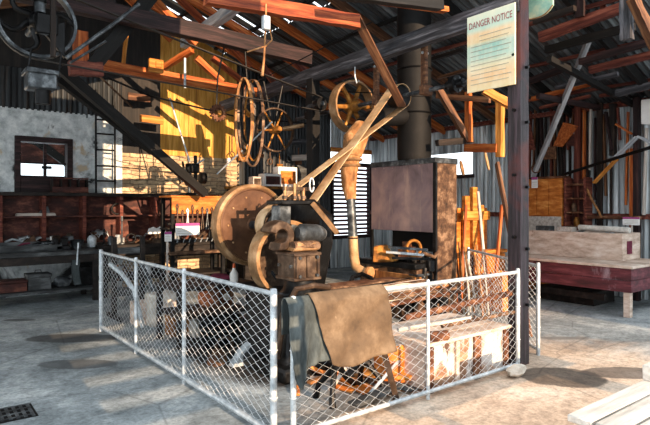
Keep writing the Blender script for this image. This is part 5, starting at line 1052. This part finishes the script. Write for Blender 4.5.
# ================================================================ white bench and floor drain in front
e = PZ(567, 414, .46); bx0 = e.x; o = thing('white_bench', 'white-painted slatted bench at the front of the visitors area', 'bench', (bx0 + .9, e.y - .25, 0))
for k in range(4): MB().box((bx0, e.y - .135 - k * .15, .42), (bx0 + 2.4, e.y - k * .15, .46)).build('slat', 'white_wood', o, bev=.006)
for x in (bx0 + .2, bx0 + 1.9):
    MB().box((x, e.y - .58, .34), (x + .07, e.y - .01, .419)).build('bearer', 'red_timber', o)
    for y in (e.y - .56, e.y - .1): MB().box((x, y, 0), (x + .07, y + .07, .339)).build('leg', 'white_wood', o)
q = PZ(646, 374, .5); MB().box((q.x - .02, e.y - .1, .461), (q.x + .5, e.y + .0, .56)).build('arm_block', 'white_wood', o, bev=.006)
q = PZ(8, 414, .004); o = thing('drain_grate', 'small dark iron drain grate set in the concrete floor', 'grate', q); m_ = Matrix.Rotation(-.1, 3, 'Z')
b = MB(); t_ = MB()
for k in range(7): p = q + m_ @ V((-.15 + .05 * k, 0, 0)); b.cbox(p + V((0, 0, .004)), (.022, .3, .006))
for k in range(4): p = q + m_ @ V((0, -.13 + .087 * k, 0)); t_.cbox(p + V((0, 0, .007)), (.32, .018, .004))
b.build('bars', 'grey_iron', o, bev=0); t_.build('cross_bars', 'grey_iron', o, bev=0); MB().cbox(q + V((0, 0, -.002)), (.36, .34, .003)).build('pit', 'soot', o, bev=0)
# ================================================================ smaller clutter of the workshop
mts = ('red_timber', 'dark_timber', 'brown_timber', 'maroon_timber', 'pale_timber', 'orange_timber')
for k, (u, v0, v1, w_) in enumerate(((562, 116, 176, .07), (568, 112, 150, .06), (584, 110, 182, .08), (590, 108, 170, .05), (595, 118, 200, .05), (606, 114, 196, .06), (611, 160, 214, .05), (620, 108, 140, .06), (626, 112, 205, .05), (644, 128, 215, .07), (586, 186, 216, .06), (572, 114, 128, .09))):
    q0, q1 = PX(u, v1, 9.72), PX(u + R.uniform(-3, 3), v0, 9.74)
    timber('hung_offcut', q0, q1, .03, w_, mts[(k * 5 + 1) % 6], 'narrow offcut board hung upright against the iron wall', 'board', 'offcut boards on the iron wall', up=(1, 0, 0), seg=4)
tag(MB().tube([PX(586, 217, 9.5), PX(641, 218, 9.5)], .03, 8).build('iron_rail', 'rust', bev=0), 'thick rusty rail lying level behind the wooden trough', 'rail')
# stored lengths lying on the ties under the iron-wall slope
for k, (a, b_, X, w_, mt) in enumerate((((556, 88), (618, 74), 8.5, .08, 'grey_beam'), ((540, 108), (590, 96), 9.0, .06, 'red_timber'), ((600, 96), (655, 88), 9.3, .07, 'red_timber'), ((534, 22), (575, 8), 6.6, .08, 'dark_timber'), ((430, 60), (462, 50), 6.9, .07, 'dark_timber'), ((438, 78), (466, 70), 7.6, .06, 'brown_timber'))):
    timber('stored_length', PX(*a, X), PX(*b_, X), w_, w_ * .8, mt, 'length of timber stored under the roof slope above the iron wall', 'timber', 'timber lengths stored under the roof', seg=5)
# iron bits on the benches
def small_casting(c, k, mt, s_=1.0):
    b = MB(); t = k % 5
    if t == 0: b.lathe(c, (0, 0, 1), [(.05 * s_, 0), (.055 * s_, .1 * s_), (.03 * s_, .14 * s_), (0, .14 * s_)], 12)
    elif t == 1: b.cbox(c + V((0, 0, .05 * s_)), (.16 * s_, .12 * s_, .1 * s_), .4).cbox(c + V((0, 0, .125 * s_)), (.07 * s_, .07 * s_, .05 * s_), .4)
    elif t == 2: b.torus(c + V((0, 0, .09 * s_)), (.3, 1, 0), .075 * s_, .016 * s_, 16, 6)
    elif t == 3: b.tube([c + V((-.15 * s_, 0, .02)), c + V((-.05 * s_, .02, .06 * s_)), c + V((.08 * s_, 0, .03)), c + V((.16 * s_, .03, .1 * s_))], .018 * s_, 7)
    else: b.prism([c + V((-.1 * s_, -.05, 0)), c + V((.1 * s_, -.05, 0)), c + V((.06 * s_, -.05, .16 * s_)), c + V((-.03 * s_, -.05, .1 * s_))], (0, .1, 0))
    return b.build('iron_casting', mt, bev=.004)
im = ('black_iron', 'grey_iron', 'dull_rust', 'galvanised', 'brown_iron')
for k in range(12):
    x = 2.85 + .2 * k; tag(small_casting(V((x, 9.8 + .35 * ((k * 3) % 4) / 4, .902)), k, im[(k * 2 + 1) % 5], R.uniform(.9, 1.4)), 'small iron casting lying on the black workbench below the ladder', 'casting', 'iron castings on the black workbench')
for k in range(9):
    x = .98 + .42 * k + .1; z = (.951, 1.411)[(k * 2 // 3) % 2]; tag(small_casting(V((x, 10.55, z)), k + 2, im[(k * 3) % 5], R.uniform(.9, 1.3)), 'iron fitting kept in a compartment of the red-brown shelf unit', 'casting', 'fittings in the red-brown shelf unit')
for k in range(7):
    q = PY(112 + 9 * k, 264 + (k % 3), 9.9); tag(small_casting(V((q.x, 9.95, .301)), k + 1, im[(k * 2) % 5], R.uniform(1.2, 1.7)), 'dusty iron part lying on the low shelf of the black workbench', 'casting', 'iron parts under the black workbench')
for k, u in enumerate((44, 28, 92, 56)):
    q = PY(u, 240, 10.2); tag(small_casting(V((q.x, 10.2, .852)), k + 3, im[(k + 1) % 5], 1.5), 'worn iron part lying at the back of the long dark workbench', 'casting', 'iron parts on the long dark workbench')
# tools hanging in the shade above the dark cupboard
for k in range(9):
    q = PY(232 + 9.5 * k, 152 + (k * 5) % 13, 10.7); L = R.uniform(.25, .5); b = MB(); c = V((q.x, 10.70, q.z))
    b.tube([c, c + V((0, 0, L))], .014, 7)
    if k % 2: b.cbox(c + V((0, 0, -.04)), (.16, .05, .08))
    else: b.torus(c + V((0, 0, -.06)), (0, 1, 0), .065, .014, 16, 6)
    tag(b.build('hanging_tool', ('dull_rust', 'ochre_iron', 'grey_iron', 'rust')[k % 4], bev=0), 'old iron tool hanging on the dark iron wall above the cupboard', 'tool', 'tools hanging above the dark cupboard')
# stone blocks and scrap seen through the long panel
for k, (u, v, sx, sy, h, mt, lb) in enumerate(((150, 327, .2, .16, .42, 'stone_light', 'large tan stone block behind the far part of the long fence panel'), (196, 338, .22, .12, .2, 'stone_light', 'low tan stone slab beside the brown wooden crate'), (168, 330, .1, .1, .34, 'chalky_wood', 'upright pale wood block between the stone blocks'))):
    g = PZ(u, v, 0) + V((.18, .1, 0)); o = MB().prism([g + V((-sx, -sy, 0)), g + V((sx, -sy * .9, 0)), g + V((sx * .95, sy, 0)), g + V((-sx * .9, sy * .9, 0))], (.01, 0, h)).build('stone_block' if 'stone' in mt else 'wood_block', mt, bev=.02); tag(o, lb, 'block')
for k in range(10):
    g = PZ(300 + 12 * k, 398 - 2 * ((k * 7) % 9), 0) + V((.05, .12 + .05 * (k % 4), .0)); a = R.uniform(0, 3.1); L = R.uniform(.08, .2); d = V((math.cos(a), math.sin(a), 0)) * L; z = .016 + .02 * (k % 2)
    tag(MB().bar(g - d + V((0, 0, z)), g + d + V((0, 0, z + .01)), R.uniform(.04, .08), .025).build('wood_offcut', ('orange_wood', 'grey_wood', 'chalky_wood', 'wood')[k % 4]), 'short wood offcut lying on the pen floor under the hanging cloths', 'offcut', 'wood offcuts on the pen floor')
for k in range(9):
    g = PZ(190 + 9 * k, 352 + 5 * ((k * 4) % 6), 0) + V((.25, .12, 0)); tag(small_casting(g + V((0, 0, .001)), k, im[(k * 2) % 5], R.uniform(.9, 1.5)), 'piece of scrap iron on the shaded pen floor behind the long panel', 'scrap', 'scrap iron on the shaded pen floor')
for k, (a, b_, r, mt, lb) in enumerate((((330, 376), (356, 356), .02, 'pale_timber', 'pale bent branch leaning under the leather apron'), ((392, 372), (414, 336), .018, 'rust', 'rusty bar leaning on the end of the whitewashed crate'), ((364, 386), (420, 340), .014, 'galvanised', 'thin bright rod leaning past the iron hoops'))):
    p = PZ(a[0], a[1] + 14, .02); q = P(b_[0], b_[1], 5.05); tag(MB().tube([p, p.lerp(q, .5) + V((.02, 0, .03)), q], r, 8).build('leaning_bar', mt, bev=0), lb, 'bar')
# oddments round the forge
for k, (u, v, t, mt, lb) in enumerate(((376, 244, 7.3, 'rust', 'rusty casting at the back of the forge hearth'), (400, 246, 7.4, 'ochre_iron', 'ochre casting deep under the forge hood'), (416, 246, 7.2, 'dull_rust', 'brown casting under the hood beside the corner angle'))):
    c = P(u, v, t); c.z = .86; c.x = max(c.x, 5.6); tag(small_casting(c, k + 1, mt, 1.5), lb, 'casting')
tag(MB().torus(P(330, 300, 5.9), (.2, -1, .3), .11, .02, 20, 6).build('chain_ring', 'ochre_iron', bev=0), 'tan iron ring hanging behind the brown apron by the hammer', 'ring') if False else None
# roof ironwork and hooks over the pen
for k, (u, v0, v1, Y, mt, lb) in enumerate(((355, 64, 82, 5.6, 'galvanised', 'bright wire hook hanging from the long grey beam'), (419, 22, 62, 6.2, 'magenta', 'thin pink-painted pipe hanging in front of the black flue'))):
    p, q = PY(u, v0, Y), PY(u, v1, Y); tag(MB().tube([p, p.lerp(q, .7), q + V((.03, 0, -.01)), q + V((.07, 0, .03))], .01 if k == 0 else .016, 7).build('hanging_hook' if k == 0 else 'hanging_pipe', mt, bev=0), lb, 'hook' if k == 0 else 'pipe')
for a, b_, Y, w_, mt, lb in (((395, 36), (432, 78), 7.6, .08, 'red_timber', 'red brace crossing behind the flue below the long grey beam'), ((340, 30), (388, 76), 8.6, .08, 'brown_timber', 'dim brown brace behind the long brown slanting board'), ((300, 26), (330, 58), 9.4, .09, 'red_timber', 'dark red brace high behind the long grey beam')):
    timber('roof_brace', PY(*a, Y), PY(*b_, Y), w_, w_, mt, lb, 'brace')

for k in range(15):
    u = 524 + 4.6 * k; q0, q1 = PX(u, R.uniform(178, 216), 9.8), PX(u + R.uniform(-2.5, 2.5), R.uniform(104, 124), 9.81)
    timber('leaning_offcut', q0, q1, .03, R.uniform(.05, .1), ('dark_timber', 'red_timber', 'brown_timber', 'dark_timber', 'maroon_timber')[k % 5], 'dark length of board standing packed against the iron wall behind the orange cupboard', 'board', 'packed boards behind the orange cupboard', up=(1, 0, 0), seg=4)

for k, (a, b_, Y, w_, mt) in enumerate((((148, -6), (196, 44), 8.4, .11, 'orange_timber'), ((176, -4), (250, 66), 9.0, .1, 'rusty_timber'), ((196, 58), (222, 82), 8.6, .1, 'orange_timber'), ((212, 58), (246, 84), 8.9, .09, 'rusty_timber'), ((126, -4), (172, 40), 9.4, .1, 'orange_timber'), ((228, 92), (250, 116), 9.6, .08, 'ochre_timber'))):
    timber('gable_brace', PY(*a, Y), PY(*b_, Y), w_, w_, mt, 'orange-brown brace sloping down in front of the yellow planking under the roof', 'brace', 'braces before the yellow planking', seg=5)
for k, (u0, u1, v, Y, mt, lb) in enumerate(((128, 150, 96, 10.5, 'brown_timber', 'short brown board lying high across the dark boarding above the rubble stone'), (140, 163, 118, 10.4, 'ochre_timber', 'short yellow board below the brown one on the dark boarding'))):
    timber('high_board', PY(u0, v, Y), PY(u1, v + 3, Y), .04, .14, mt, lb, 'board', seg=4)
q = PY(156, 66, 8.0); tag(MB().cbox(q, (.22, .06, .2)).cbox(q + V((.03, -.03, .02)), (.1, .03, .1)).build('junction_box', 'ochre_timber', bev=.01), 'small square yellow box fixed on the bright orange tie beam', 'box')
SKY, SUN, SUNDIR, EXPO = 1.8, 7.5, (.06, 1, -.23), 0.45
# ================================================================ camera, light
cd = bpy.data.cameras.new('camera'); cam = bpy.data.objects.new('camera', cd); col.objects.link(cam)
cam.location = (0, 0, EYE); cam.rotation_euler = (math.pi / 2, 0, -TH)
cd.sensor_width = 36; cd.lens = 36 * F / 650; cd.shift_y = -(212.5 - HZ) / 650; cd.clip_start = .05
sc.camera = cam
w = bpy.data.worlds.new('sky'); sc.world = w; w.use_nodes = True
bg = w.node_tree.nodes['Background']; bg.inputs[0].default_value = (.86, .94, 1.0, 1); bg.inputs[1].default_value = SKY
sd = bpy.data.lights.new('sun', 'SUN'); sd.energy = SUN; sd.color = (1, .70, .45); sd.angle = math.radians(.22)
so = bpy.data.objects.new('sun', sd); col.objects.link(so); so.rotation_euler = V(SUNDIR).to_track_quat('-Z', 'Y').to_euler(); so.location = (3, -6, 6)
sc.view_settings.view_transform = 'Standard'; sc.view_settings.look = 'None'; sc.view_settings.gamma = 1; sc.view_settings.exposure = EXPO
for o in bpy.data.objects:
    if '_o' in o: del o['_o']
